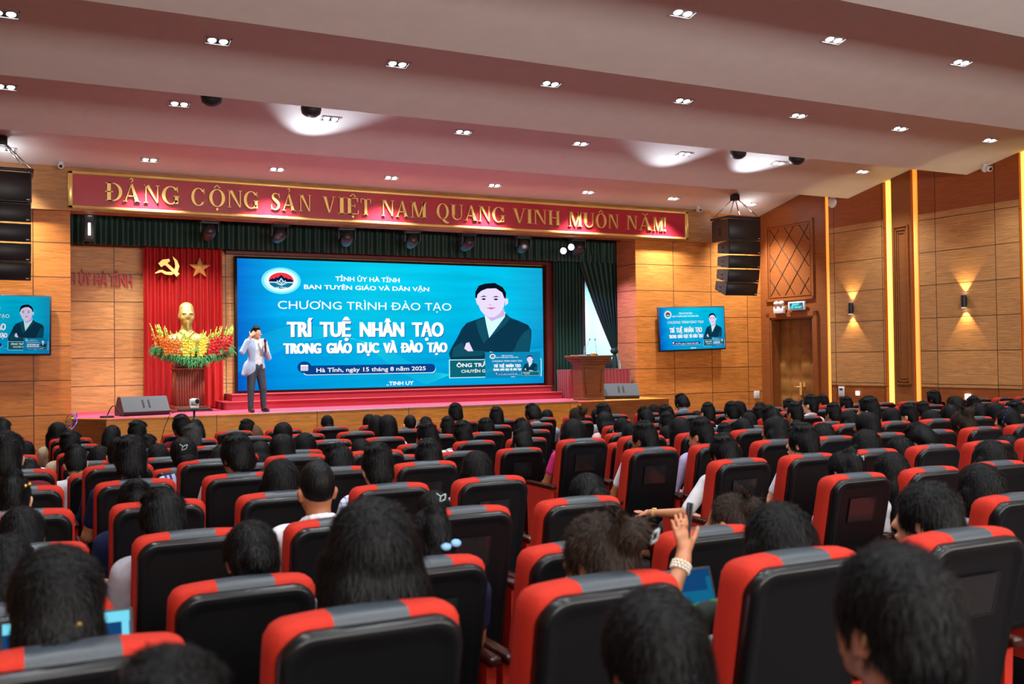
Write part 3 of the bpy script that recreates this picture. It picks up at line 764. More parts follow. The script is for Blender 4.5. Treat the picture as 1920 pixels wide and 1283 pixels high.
PAL = dict(white=(250, 250, 252), glow=(120, 225, 240), glow2=(190, 245, 250), red=(232, 52, 70), navy=(8, 20, 60), teal=(10, 110, 150), lotus=(215, 250, 255),
           pill=(8, 62, 130), box=(10, 96, 112), suit=(10, 52, 74), suit2=(16, 76, 96), skin=(226, 214, 246), skin2=(196, 176, 222), hair=(8, 16, 30), shirt=(205, 245, 250), lip=(205, 120, 150), wave=(30, 200, 215), shadow=(10, 60, 140), inset=(10, 130, 175))
def slide(mb, ox, oz, W, Hh, d, lay, keys, small=False, inset=True):
    y = [d]
    def nx(): y[0] -= lay
    def poly(pts, c): mb.add([(ox + u * W, y[0], oz + v * Hh) for u, v in pts], [tuple(range(len(pts)))], keys.index(c))
    def rect(u0, v0, u1, v1, c): poly([(u0, v0), (u1, v0), (u1, v1), (u0, v1)], c)
    def ell(cu, cv, ru, rv, c, n=32): poly([(cu + ru * math.cos(2 * PI * i / n), cv + rv * math.sin(2 * PI * i / n)) for i in range(n)], c)
    def tx(t, u0, u1, v0, v1, bold, c):
        v, f = fit_text(t, u0, u1, v0, v1, min(bold, .022))
        n_ = 1 if bold < .04 else 5
        for q_ in range(n_):
            o_ = 0 if n_ == 1 else (q_ - 2) * .0011
            mb.add([(ox + (a + o_) * W, y[0] - q_ * lay * .05, oz + b_ * Hh) for a, b_ in v], f, keys.index(c))
    def pillp(u0, v0, u1, v1, c, n=8):
        asp = Hh / W; r = (v1 - v0) / 2; pts = []
        for k_ in range(n + 1): a = -PI / 2 + PI * k_ / n; pts.append((u1 - r * asp + r * asp * math.cos(a), (v0 + v1) / 2 + r * math.sin(a)))
        for k_ in range(n + 1): a = PI / 2 + PI * k_ / n; pts.append((u0 + r * asp + r * asp * math.cos(a), (v0 + v1) / 2 + r * math.sin(a)))
        poly(pts, c)
    # waves
    for k_ in range(0, 16 if not small else 6):
        o_ = k_ * (0.012 if not small else 0.03)
        P = [(0, .14 + o_), (0.08, .25 + o_), (0.17, .36 + o_ * .8), (0.28, .41 + o_ * .35), (0.38, .37 - o_ * .1), (0.48, .26 - o_ * .7), (0.58, .12 - o_ * .6), (0.72, .07 + o_ * .4), (0.86, .08 + o_), (1.0, .12 + o_)]
        for (a, b_) in zip(P, P[1:]):
            poly([(a[0], a[1]), (b_[0], b_[1]), (b_[0], b_[1] + .0022), (a[0], a[1] + .0022)], 'wave')
    nx()
    for k_, c in ((1.35, 'glow'), (1.17, 'glow2'), (1.0, 'white')): ell(.127, .838, .042 * k_ * 1.02, .072 * k_ * (1.05 if k_ > 1 else 1), c); nx()
    # emblem: red sky, dark hills, white lotus
    n = 28; E_ = lambda a, k_=0.87: (.127 + .042 * k_ * math.cos(a), .838 + .072 * k_ * math.sin(a))
    poly([E_(PI * i / n) for i in range(n + 1)], 'red'); poly([E_(PI + PI * i / n) for i in range(n + 1)], 'teal'); nx()
    hl = [(-.036, 0), (-.026, .018), (-.022, .012), (-.014, .026), (-.010, .022), (0, .045), (.010, .022), (.014, .026), (.022, .012), (.026, .018), (.036, 0), (.036, -.012), (-.036, -.012)]
    poly([(.127 + a, .838 + b_) for a, b_ in hl], 'navy'); rect(.0915, .822, .1625, .83, 'lotus'); nx()
    for ang, ln, wd in ((0, .055, .008), (.55, .045, .007), (-.55, .045, .007), (1.05, .04, .006), (-1.05, .04, .006)):
        sx, sz = math.sin(ang) * ln * .55, math.cos(ang) * ln
        cx_, cz_ = .127, .80
        poly([(cx_, cz_), (cx_ + sx * .5 - wd * math.cos(ang), cz_ + sz * .6), (cx_ + sx, cz_ + sz * 1.1), (cx_ + sx * .5 + wd * math.cos(ang), cz_ + sz * .6)], 'lotus')
        nx(); poly([(cx_, cz_ + .006), (cx_ + sx * .5 - wd * .5 * math.cos(ang), cz_ + sz * .62), (cx_ + sx * .9, cz_ + sz * .97), (cx_ + sx * .5 + wd * .5 * math.cos(ang), cz_ + sz * .62)], 'teal'); nx()
    tx('HÀ TĨNH', .11, .144, .776, .79, 0.03, 'lotus')
    tx('TỈNH ỦY HÀ TĨNH', .290, .495, .846, .882, .03, 'white'); tx('BAN TUYÊN GIÁO VÀ DÂN VẬN', .194, .593, .778, .812, .03, 'white')
    tx('CHƯƠNG TRÌNH ĐÀO TẠO', .116, .668, .622, .682, .0, 'white')
    tx('TRÍ  TUỆ  NHÂN  TẠO', .146, .641, .400, .515, .055, 'shadow'); tx('TRONG  GIÁO  DỤC  VÀ  ĐÀO  TẠO', .134, .652, .272, .351, .05, 'shadow'); nx()
    tx('TRÍ  TUỆ  NHÂN  TẠO', .144, .639, .405, .522, .05, 'white'); tx('TRONG  GIÁO  DỤC  VÀ  ĐÀO  TẠO', .133, .651, .276, .356, .045, 'white')
    pillp(.188, .108, .612, .176, 'white'); nx(); pillp(.189, .112, .611, .182, 'pill'); nx()
    ell(.193, .17, .021, .045, 'pill'); nx(); rect(.182, .143, .204, .188, 'white'); nx()
    for i in range(4):
        for j in range(3): rect(.1845 + i * .005, .147 + j * .011, .1875 + i * .005, .154 + j * .011, 'pill')
    tx('Hà Tĩnh, ngày 15 tháng 8 năm 2025', .229, .578, .130, .162, .012, 'white')
    tx('..TINH UY', .448, .537, .014, .044, .03, 'white')
    # portrait of a man in a dark suit, arms folded  (u .674-.952, v .211-.885); given on a 1166x1283 crop
    def C(px, py):
        return (.598 + px / 1166 * .402 * 1.015, .965 - (py - 0) / 1283 * .985 + (px / 1166) * 0.0)
    def cp(pts, c): poly([C(*p) for p in pts], c)
    cp([(170, 910), (205, 830), (255, 740), (300, 640), (350, 580), (440, 545), (540, 505), (740, 465), (800, 520), (900, 560), (985, 600), (1018, 660), (1015, 760), (1000, 870), (985, 960), (500, 1010), (230, 1015), (185, 975)], 'suit'); nx()
    cp([(440, 560), (540, 510), (565, 745), (520, 810), (470, 690)], 'suit2'); cp([(740, 470), (800, 525), (740, 600), (580, 745), (690, 560)], 'suit2')
    cp([(215, 850), (300, 790), (345, 880), (560, 890), (500, 940), (200, 950)], 'suit2')
    cp([(860, 800), (930, 690), (1000, 640), (1010, 760), (985, 930), (790, 930), (850, 850)], 'suit2'); nx()
    cp([(532, 500), (745, 455), (740, 510), (575, 745), (548, 600)], 'shirt'); nx()
    cp([(520, 440), (735, 420), (735, 500), (600, 560), (545, 500)], 'skin2'); nx()
    cp([(455, 300), (470, 250), (560, 190), (660, 190), (735, 250), (745, 320), (730, 400), (690, 470), (640, 510), (585, 520), (530, 490), (490, 440), (465, 370)], 'skin')
    cp([(440, 310), (460, 300), (475, 385), (455, 375)], 'skin'); cp([(745, 310), (775, 305), (775, 360), (745, 385)], 'skin'); nx()
    cp([(438, 300), (440, 240), (475, 170), (540, 145), (640, 135), (720, 180), (755, 240), (750, 305), (735, 300), (715, 240), (650, 195), (560, 200), (500, 225), (460, 270), (455, 310)], 'hair')
    for ex in (525, 650): cp([(ex - 28, 318), (ex, 305), (ex + 26, 316), (ex, 328)], 'hair'); cp([(ex - 40, 295), (ex, 278), (ex + 36, 288), (ex, 292)], 'hair')
    cp([(565, 370), (588, 385), (612, 372), (590, 378)], 'lip'); cp([(548, 412), (600, 405), (650, 410), (600, 432)], 'lip')
    cp([(322, 860), (340, 800), (370, 790), (412, 888), (360, 890)], 'skin'); cp([(545, 945), (580, 895), (640, 905), (785, 920), (770, 942)], 'shirt'); nx()
    rect(.657, .060, .99, .214, 'glow2'); nx(); rect(.660, .066, .987, .208, 'box'); nx()
    tx('ÔNG TRẦN', .683, .806, .150, .182, .03, 'white'); tx('CHUYÊN GIA', .699, .80, .103, .128, .01, 'white'); nx()
    if inset:
        rect(.783, .052, .985, .273, 'inset'); nx()
        slide(mb, ox + .785 * W, oz + .055 * Hh, .198 * W, .216 * Hh, y[0], lay * .5, keys, True, False)
    elif True:
        pass
KEYS = ['bg'] + list(PAL)
def screen_mesh(name, W, Hh, s, lay, parent, loc, sm=False):
    mb = MB(); mb.add([(0, 0, 0), (W, 0, 0), (W, 0, Hh), (0, 0, Hh)], [(0, 1, 2, 3)], 0)
    slide(mb, 0, 0, W, Hh, -lay, lay, KEYS, sm)
    mats = [slide_bg('slide_' + name, W, Hh, s)] + [em('slide_%s_%s' % (name, k_), srgb(*c), s) for k_, c in PAL.items()]
    me = bpy.data.meshes.new('displayed_slide'); me.from_pydata(mb.v, [], mb.f)
    for m in mats: me.materials.append(m)
    me.polygons.foreach_set('material_index', mb.m)
    # face the hall (-Y)
    o = bpy.data.objects.new('displayed_slide', me); COL.objects.link(o); o.parent = parent; o.location = loc
    return o
sx0, sz0, SW, SH = 4.49, 1.28, 7.67, 2.93
led = thing('led_screen', 'huge blue LED screen with white Vietnamese title and portrait on the stage', 'screen', (8.3, 22.34, 1.225))
b = MB(); b.rbox(4.44 - 8.3, 12.21 - 8.3, 0.0, 0.15, 0.0, 3.04, 0.01, 1); b.build('cabinet', M_black, led)
screen_mesh('wall', SW, SH, 1.12, 0.001, led, (sx0 - 8.3, -0.04 + 0.03, sz0 - 1.225))
M_surr = wood('wood_screen_surround', srgb(96, 34, 30), 'X', 0, 50, 0, 50, lines=False, grain=0.4)
b = MB(); b.box(4.25, 12.5, 22.3, 22.5, 4.30, 4.75); b.box(12.26, 12.5, 22.3, 22.5, 1.225, 4.3); struct(b.build('trim_7', M_surr))

def tv(cx, cz, label, roll, lit, tag_):
    t = thing('television', label, 'television', (cx, 20.77, cz))
    t.rotation_euler = (0, math.radians(-roll), math.radians(0))
    W_, H_ = 2.05, 1.07
    b = MB(); b.rbox(-W_ / 2 - .03, W_ / 2 + .03, 0, 0.06, -H_ / 2 - .035, H_ / 2 + .03, .01, 1); b.build('casing', M_black, t)
    screen_mesh(tag_, W_, H_, lit, 0.0004, t, (-W_ / 2, -0.004, -H_ / 2), sm=True)
    b = MB(); b.box(-.3, .3, .06, .126, -.2, .2); b.build('wall_bracket', M_black, t)
tv(15.69, 2.63, 'wall television showing the blue title slide right of the stage, below the loudspeakers', 1.4, 1.0, 'tv_right')
tv(-0.35, 2.67, 'wall television cut by the left edge of the photo, below the left loudspeakers', -0.6, 0.75, 'tv_left')

# ================================================================ drapery
def drape(name, pts, z0, z1, mat_, amp=0.06, waves=8, parent=None, top=None, seed=0, nz=14, flare=1.0):
    """pts: (x0,x1,y). pleated cloth hanging from z1 to z0"""
    x0, x1, y = pts; n = waves * 10; rnd = random.Random(seed); ph = [rnd.uniform(0, 2 * PI) for _ in range(4)]
    b = MB(); vs = []
    for j in range(nz + 1):
        t = j / nz; z = z1 + (z0 - z1) * t
        for i in range(n + 1):
            u = i / n; a = u * waves * 2 * PI
            w_ = math.sin(a + 0.8 * math.sin(u * 9 + ph[0]) + 0.15 * math.sin(t * 5 + ph[1])) * amp * (0.6 + 0.4 * math.sin(u * 23 + ph[2]) ** 2) * (0.7 + 0.5 * t * flare)
            vs.append((x0 + (x1 - x0) * u, y + w_, z))
    fs = [(j * (n + 1) + i, j * (n + 1) + i + 1, (j + 1) * (n + 1) + i + 1, (j + 1) * (n + 1) + i) for j in range(nz) for i in range(n)]
    b.add(vs, fs, 0, True)
    return b.build(name, mat_, parent)
M_green = mat('green_velvet', srgb(3, 50, 40), 0.5, sheen=0.1)
M_redv = mat('red_velvet', srgb(176, 8, 12), 0.6, sheen=0.05)
o = drape('valance', (0.7, 14.6, 21.95), 4.36, 5.6, M_green, 0.05, 66, seed=3); tag(o, 'dark green pleated valance across the whole top of the stage opening', 'valance')
o = drape('stage_curtain', (12.38, 13.25, 22.15), 0.93, 5.4, M_green, 0.06, 9, seed=5); tag(o, 'dark green side curtain hanging straight, right of the LED screen', 'curtain')
o = drape('red_curtain', (2.52, 4.14, 22.20), 0.94, 5.2, M_redv, 0.065, 12, seed=8); tag(o, 'bright red velvet curtain hanging behind the golden bust', 'curtain')
# tied-back curtain on the right
t = thing('tied_curtain', 'dark green curtain gathered and tied to the right jamb of the stage', 'curtain', (14.0, 22.0, 0.92))
b = MB(); n = 80; vs = []; nz = 26
for j in range(nz + 1):
    tt = j / nz; z = 5.4 - (5.4 - 2.12) * tt
    left = 13.0 + (14.02 - 13.0) * max(0, (tt - 0.22) / 0.78) ** 1.25; right = 14.3 - 0.14 * tt ** 3
    for i in range(n + 1):
        u = i / n; vs.append((left + (right - left) * u - 14.0, 0.06 * (1 - 0.3 * tt) * math.sin(u * 8 * 2 * PI + 0.5 * math.sin(7 * u)) , z - 0.92))
b.add(vs, [(j * (n + 1) + i, j * (n + 1) + i + 1, (j + 1) * (n + 1) + i + 1, (j + 1) * (n + 1) + i) for j in range(nz) for i in range(n)], 0, True); b.build('drape', M_green, t)
b = MB(); b.ball((0.09, 0, 1.16), (0.12, 0.09, 0.09), 14, 10); b.build('knot', M_green, t)
b = MB(); b.lathe((0.09, 0, 0), [(0.03, 1.12), (0.07, 0.95), (0.10, 0.70), (0.09, 0.62)], 12); b.build('tail', M_green, t)
b = MB(); b.box(13.22, 13.34, 22.2, 22.4, 0.92, 4.4); struct(b.build('trim_8', M_surr))

# ================================================================ hammer and sickle, star
em_ = thing('hammer_and_sickle', 'gold hammer and sickle emblem on the red curtain', 'emblem', (3.03, 22.10, 3.98))
b = MB(); a0 = stroke([(.07, .19), (.13, .10), (.16, -.01), (.13, -.11), (.03, -.165), (-.08, -.16), (-.15, -.12), (-.2, -.125), (-.29, -.17)], [.005, .06, .085, .085, .07, .06, .055, .05, .02])
for q in a0: b.prism(q, -0.03, 0.02, 'Y')
b.build('sickle', M_gold, em_)
b = MB()
for q in stroke([(-.1, .06), (.06, -.09), (.17, -.2)], [.06, .065, .09]): b.prism(q, -0.05, 0.0, 'Y')
for q in stroke([(-.2, .0), (-.11, .07), (0.0, .12)], [.10, .12, .05]): b.prism(q, -0.055, 0.0, 'Y')
b.build('hammer', M_gold, em_)
b = MB(); P = []
for k_ in range(10):
    r = .235 if k_ % 2 == 0 else .095; a = PI / 2 + k_ * PI / 5; P.append((r * math.cos(a), 0.02, r * math.sin(a)))
b.add(P + [(0, -0.06, 0)], [(i, (i + 1) % 10, 10) for i in range(10)] + [tuple(range(10))])
o = b.build('star_emblem', M_gold, None, (3.66, 22.11, 3.95)); tag(o, 'faceted gold five-pointed star on the red curtain beside the hammer and sickle', 'emblem')

# ================================================================ bust, pedestal, flowers
M_ped = wood('wood_pedestal', srgb(136, 66, 48), 'X', 0, 9, 0, 9, lines=False, grain=0.5)
pd = thing('pedestal', 'fluted dark red wood pedestal under the golden bust', 'pedestal', (3.30, 21.45, 0.92))
b = MB()
for i in range(11):
    x = -.25 + i * .05; b.tube((x, -.24, .10), (x, -.24, .86), .019, n=8)
for i in range(11):
    x = -.25 + i * .05
    for s_ in (-1, 1): b.tube((s_ * .27, -.24 + i * .048, .10), (s_ * .27, -.24 + i * .048, .86), .019, n=8)
b.box(-.265, .265, -.235, .26, .1, .86); b.build('shaft', M_ped, pd)
b = MB(); b.rbox(-.31, .31, -.29, .3, .85, .90, .01); b.rbox(-.29, .29, -.27, .28, .90, .98, .02); b.build('capital', M_ped, pd)
b = MB(); b.rbox(-.42, .42, -.40, .4, .0, .055, .008); b.rbox(-.32, .32, -.3, .3, .05, .11, .008); b.build('base', M_ped, pd)
M_bronze = noisy('bust_bronze', srgb(176, 142, 74), srgb(205, 172, 98), 8, 0.42, spec=0.6, metal=0.45)
pr = [('ell', (0, .02, .80), (.125, .15, .165)), ('ell', (0, -.03, .74), (.108, .125, .15)), ('ell', (0, -.10, .66), (.07, .05, .06), .02), ('cap', (0, .03, .45), (0, .02, .62), .11, .085, .04),
      ('ell', (0, -.15, .755), (.022, .035, .045), .02), ('ell', (0, -.148, .725), (.032, .03, .02), .015), ('ell', (-.120, .03, .755), (.018, .032, .05), .015), ('ell', (.120, .03, .755), (.018, .032, .05), .015),
      ('ell', (-.05, -.128, .80), (.045, .02, .014), .015), ('ell', (.05, -.128, .80), (.045, .02, .014), .015), ('-ell', (-.048, -.160, .775), (.026, .026, .013)), ('-ell', (.048, -.160, .775), (.026, .026, .013)),
      ('ell', (-.046, -.122, .773), (.02, .018, .011), .006), ('ell', (.046, -.122, .773), (.02, .018, .011), .006), ('ell', (0, -.14, .698), (.05, .018, .010), .008), ('ell', (0, -.145, .675), (.032, .016, .009), .008),
      ('cap', (0, -.13, .655), (.0, -.15, .53), .035, .012, .02), ('ell', (-.07, -.105, .72), (.035, .03, .04), .02), ('ell', (.07, -.105, .72), (.035, .03, .04), .02), ('ell', (0, .03, .88), (.115, .13, .10), .02),
      ('ell', (0, .04, .36), (.36, .17, .14), .08), ('ell', (0, .02, .18), (.24, .16, .24), .08), ('cap', (-.27, .05, .32), (-.28, .04, .24), .11, .09, .06), ('cap', (.27, .05, .32), (.28, .04, .24), .11, .09, .06),
      ('cap', (-.09, -.05, .50), (0, -.14, .42), .028, .02, .015), ('cap', (.09, -.05, .50), (0, -.14, .42), .028, .02, .015), ('cap', (0, -.145, .42), (0, -.16, .1), .012, .012, .01), ('-box', (0, 0, -.2), (.6, .6, .2))]
o = mobj('bust', blob(pr, .011, (-.5, -.3, -.02), (.5, .3, 1.0), 'bust'), M_bronze); o.location = (3.28, 21.47, 1.90); o.scale = (1.22, 1.12, 1.30); tag(o, 'golden bust of a bearded man on the fluted pedestal', 'bust')
fl_ = thing('flower_arrangement', 'wide arrangement of orange, yellow and red gladioli over green fern around the bust', 'flowers', (3.32, 21.05, 2.13))
rnd = random.Random(4)
M_fern = mat('fern_green', srgb(30, 110, 42), 0.6); M_bud = mat('bud_green', srgb(150, 185, 60), 0.6)
b = MB()
for i in range(620):
    a = rnd.uniform(-1, 1); x = a * .72; z0 = -.02 - .20 * math.cos(a * 1.45) + .10 * abs(a) + rnd.uniform(-.04, .12); y = -.12 - .1 * math.cos(a * 1.5) + rnd.uniform(-.05, .15)
    L_ = rnd.uniform(.06, .12); dx = a * .1 + rnd.uniform(-.06, .06); w_ = .009
    p0 = (x, y, z0); p1 = (x + dx * .6, y - .05, z0 - .02); p2 = (x + dx, y - .07, z0 - L_)
    for (p, q, w0, w1) in ((p0, p1, w_, w_ * 1.3), (p1, p2, w_ * 1.3, .002)):
        b.add([(p[0] - w0, p[1], p[2]), (p[0] + w0, p[1], p[2]), (q[0] + w1, q[1], q[2]), (q[0] - w1, q[1], q[2])], [(0, 1, 2, 3)])
b.ball((0, .05, .0), (.62, .2, .1), 20, 8)
f_o = b.build('fern_foliage', M_fern, fl_)
stems = MB()
for nm, xa, xb, col in (('orange_flowers', -.68, -.25, (240, 130, 40)), ('yellow_flowers', -.24, .25, (245, 225, 80)), ('red_flowers', .24, .68, (200, 20, 34))):
    b = MB()
    for i in range(26):
        x = rnd.uniform(xa, xb); lean = x * .55 + rnd.uniform(-.05, .05); hgt = rnd.uniform(.22, .36) + .16 * abs(x / .7) ** 1.3; y = rnd.uniform(-.22, .05); zb = -.05 + .05 * abs(x)
        top = (x + lean * .45, y - .02, zb + hgt + .12)
        stems.tube((x, y, zb), top, .006, .004, 5)
        for k_ in range(8):
            t_ = k_ / 8; px = x + (top[0] - x) * t_; pz = zb + (top[2] - zb) * t_
            if t_ > .66: stems.ball((px + rnd.uniform(-.008, .008), y - .02, pz), (.009, .009, .03), 5, 4); continue
            s_ = .032 - .012 * t_; cx_, cy_ = px + rnd.uniform(-.03, .03), y - .03 - rnd.uniform(0, .03)
            for p_ in range(5):
                a = p_ * 2 * PI / 5 + rnd.random(); ca, sa = math.cos(a), math.sin(a)
                b.add([(cx_, cy_, pz), (cx_ + s_ * math.cos(a - .5), cy_ - .012, pz + s_ * math.sin(a - .5)), (cx_ + 1.35 * s_ * ca, cy_ - .02, pz + 1.35 * s_ * sa), (cx_ + s_ * math.cos(a + .5), cy_ - .012, pz + s_ * math.sin(a + .5))], [(0, 1, 2, 3)])
    b.build(nm, mat(nm, srgb(*col), .5), fl_)
stems.build('stems', M_bud, fl_)

# ================================================================ lectern, table, things on stage
M_lect = wood('wood_lectern', srgb(120, 70, 40), 'X', 0, 9, 0, 9, lines=False, grain=0.6)
lc = thing('lectern', 'brown wooden lectern with wide moulded top and two microphones', 'lectern', (12.18, 20.15, 0.915))
b = MB(); P0 = [(-.31, -.22), (.31, -.22), (.31, .22), (-.31, .22)]
b.add([(-.27, -.2, .06), (.27, -.2, .06), (.27, .2, .06), (-.27, .2, .06), (-.32, -.22, .86), (.32, -.22, .86), (.32, .22, .86), (-.32, .22, .86)], [(0, 1, 5, 4), (1, 2, 6, 5), (2, 3, 7, 6), (3, 0, 4, 7), (4, 5, 6, 7)])
b.build('body', M_lect, lc)
b = MB(); 
for (x0, x1, z0, z1) in ((-.2, .2, .14, .17), (-.22, .22, .76, .79)): b.box(x0, x1, -.235, -.2, z0, z1)
for s_ in (-1, 1): b.tube((s_ * .2, -.212, .15), (s_ * .235, -.23, .78), .014, n=6)
b.build('front_panel_moulding', M_lect, lc)
b = MB()
for z0, z1, w_, d_ in ((.86, .91, .36, .26), (.91, .96, .40, .29), (.96, 1.0, .44, .32), (1.0, 1.05, .46, .34)): b.rbox(-w_, w_, -d_, d_, z0, z1, .01)
b.build('top', M_lect, lc)
b = MB(); b.rbox(-.3, .3, -.24, .24, 0, .06, .01); b.build('plinth', M_lect, lc)
for k_, (x, lean) in enumerate(((-.1, .10), (.22, -.06))):
    b = MB(); b.tube((x, 0, 1.05), (x, 0, 1.08), .04, n=12); b.path([(x, 0, 1.08), (x + lean * .3, -.02, 1.25), (x + lean, -.05, 1.40)], .005)
    b.tube((x + lean, -.05, 1.40), (x + lean * 1.2, -.06, 1.45), .013, n=8); b.build('gooseneck_microphone', M_black, lc)
M_glass = mat('clear_plastic', (0.7, 0.8, 0.85), 0.08, spec=0.5); M_glass.node_tree.nodes['Principled BSDF'].inputs['Transmission Weight'].default_value = 0.85
def bottle(loc, lb, grp=None):
    t = thing('water_bottle', lb, 'bottle', loc, 0, grp)
    b = MB(); b.lathe((0, 0, 0), [(.001, 0), (.03, .003), (.032, .02), (.031, .13), (.026, .16), (.013, .19), (.013, .2)], 12); b.build('bottle_body', M_glass, t)
    b = MB(); b.lathe((0, 0, 0), [(.014, .198), (.015, .215), (.001, .218)], 10); b.build('cap', mat('cap_blue', srgb(60, 120, 200), .4), t)
bottle((12.02, 20.05, 1.966), 'small clear water bottle on the left of the lectern top')
b = MB(); b.rbox(11.72, 12.02, 19.95, 20.2, 1.966, 1.972, .002); o = b.build('paper_sheets', M_white); tag(o, 'white papers on the left edge of the lectern top', 'paper')
b = MB(); b.ball((0, 0, .035), (.07, .05, .035), 14, 8); o = b.build('flower_bowl', mat('orange_blossom', srgb(235, 150, 40), .5), None, (12.22, 20.0, 1.966)); tag(o, 'small orange flower posy on the lectern top', 'flowers')
tb = thing('skirted_table', 'table under a pleated dark red cloth behind the lectern', 'table', (12.95, 21.3, 0.92))
b = MB(); b.box(-.8, .95, -.28, .28, .66, .69); b.build('table_top', M_lect, tb)
b = MB(); vs = []; n = 160
def rectp(u):
    per = [(-.82, -.3), (.97, -.3), (.97, .3), (-.82, .3), (-.82, -.3)]; Ls = [1.79, .6, 1.79, .6]; d = u * sum(Ls)
    for (p, q, l_) in zip(per, per[1:], Ls):
        if d <= l_: return (p[0] + (q[0] - p[0]) * d / l_, p[1] + (q[1] - p[1]) * d / l_)
        d -= l_
    return per[-1]
for z, am in ((.70, .0), (.69, .012), (.35, .022), (.0, .03)):
    for i in range(n):
        x, y = rectp(i / n); s_ = am * math.sin(i * 2 * PI / 4.0 + .3 * i) ; vs.append((x * (1 + s_ * .6), y * (1 + s_ * 2), z))
b.add(vs, [(j * n + i, j * n + (i + 1) % n, (j + 1) * n + (i + 1) % n, (j + 1) * n + i) for j in range(3) for i in range(n)], 0, True); b.box(-.82, .97, -.3, .3, .694, .70)
b.build('table_skirt', mat('wine_cloth', srgb(128, 12, 32), .55, sheen=.3), tb)
t = thing('laptop', 'dark open laptop on the red-skirted table', 'laptop', (13.42, 21.25, 1.622)); 
b = MB(); b.rbox(-.17, .17, -.12, .12, 0, .015, .004); b.build('keyboard', M_black, t)
b = MB(); b.rbox(-.17, .17, .10, .115, .01, .25, .004); o2 = b.build('lid', M_black, t)
bottle((13.72, 21.2, 1.622), 'small clear water bottle on the red-skirted table beside the laptop')
# gold microphone grille and black office chair behind table
t = thing('office_chair', 'dark chair back showing above the red-skirted table', 'chair', (13.15, 21.9, 0.92), 0.3)
b = MB(); b.rbox(-.2, .2, -.03, .03, .55, 1.08, .03); b.build('backrest', mat('navy_fabric', srgb(24, 30, 70), .7), t)
b = MB(); b.rbox(-.22, .22, -.42, -.02, .42, .48, .02); b.build('seat', M_black, t)
b = MB(); b.tube((0, -.2, .06), (0, -.2, .43), .03); b.build('column', M_black, t)
for k_ in range(5):
    a = k_ * 2 * PI / 5; b = MB(); b.tube((0, -.2, .07), (.25 * math.cos(a), -.2 + .25 * math.sin(a), .04), .018); b.ball((.25 * math.cos(a), -.2 + .25 * math.sin(a), .025), .025, 8, 6); b.build('leg', M_black, t)

def wedge(loc, rz, lb):
    t = thing('floor_monitor', lb, 'loudspeaker', loc, rz)
    W_ = .44
    b = MB(); prof = [(-.22, 0), (.28, 0), (.28, .10), (.10, .36), (-.06, .36), (-.26, .08)]
    b.prism([(y, z) for y, z in prof], -W_, W_, 'X'); b.build('cabinet', mat('speaker_paint', (0.02, 0.021, 0.024), .55), t)
    b = MB()
    # perforated grille on the sloping face (towards the performer, +Y) and the carrying handle on the hall side
    b.prism([(.285, .11), (.115, .355), (.10, .345), (.27, .10)], -W_ * .92, W_ * .92, 'X'); b.build('grille', M_black, t)
    b = MB(); 
    for s_ in (-.06, .05): b.prism([(-.2 - .012, .16), (-.10 - .012, .30), (-.10, .30), (-.2, .16)], s_, s_ + .035, 'X')
    b.build('handle', M_dark, t)
    return t
wedge((2.28, 20.35, 0.92), 0.22, 'black wedge floor monitor near the left end of the stage')
wedge((13.12, 20.3, 0.915), -0.35, 'black wedge floor monitor at the right end of the stage beside the lectern')

# ================================================================ moving-head lights on the bar behind the fascia
b = MB(); b.tube((1.3, 21.3, 4.97), (13.6, 21.3, 4.97), .03, n=10); o = b.build('lighting_bar', M_black); tag(o, 'black lighting bar behind the banner carrying the stage lights', 'lighting bar')
M_mh = mat('moving_head_black', (0.03, 0.032, 0.036), 0.35)
names = ['first', 'second', 'third', 'fourth', 'fifth', 'sixth', 'seventh']
def moving_head(x, i, tilt, lb):
    t = thing('moving_head_light', lb, 'stage light', (x, 21.3, 4.97), tilt[1], 'black moving-head lights on the bar')
    b = MB(); b.rbox(-.19, .19, -.15, .15, -.14, -.04, .02); b.tube((0, 0, -.04), (0, 0, .0), .05); b.build('base', M_mh, t)
    b = MB(); b.rbox(-.2, -.16, -.06, .06, -.36, -.12, .015); b.rbox(.16, .2, -.06, .06, -.36, -.12, .015); b.box(-.2, .2, -.05, .05, -.16, -.13); b.build('yoke', M_mh, t)
    q = Matrix.Rotation(tilt[0], 3, 'X')
    b = MB(); b.tf = lambda x_, y_, z_: tuple((q @ Vector((x_, y_, z_))) + Vector((0, 0, -.34)))
    b.lathe((0, 0, 0), [(.001, .16), (.09, .15), (.13, .08), (.14, 0), (.13, -.10), (.11, -.19), (.105, -.2)], 16); hd = b.build('head', M_mh, t)
    b = MB(); b.tf = lambda x_, y_, z_: tuple((q @ Vector((x_, y_, z_))) + Vector((0, 0, -.34)))
    b.lathe((0, 0, 0), [(.001, -.195), (.10, -.198), (.104, -.19)], 16); b.build('lens', mat('lens_glass', (.02, .03, .05), .08), hd)
for i, (x, tl) in enumerate(((3.72, 1.2), (5.18, 1.3), (6.68, 1.15), (8.22, 1.25), (9.62, 1.2), (11.08, 1.25), (12.62, 1.0))):
    moving_head(x, i, (tl, 0.2 * math.sin(i * 2)), 'black moving-head stage light, %s from the left on the bar' % names[i])
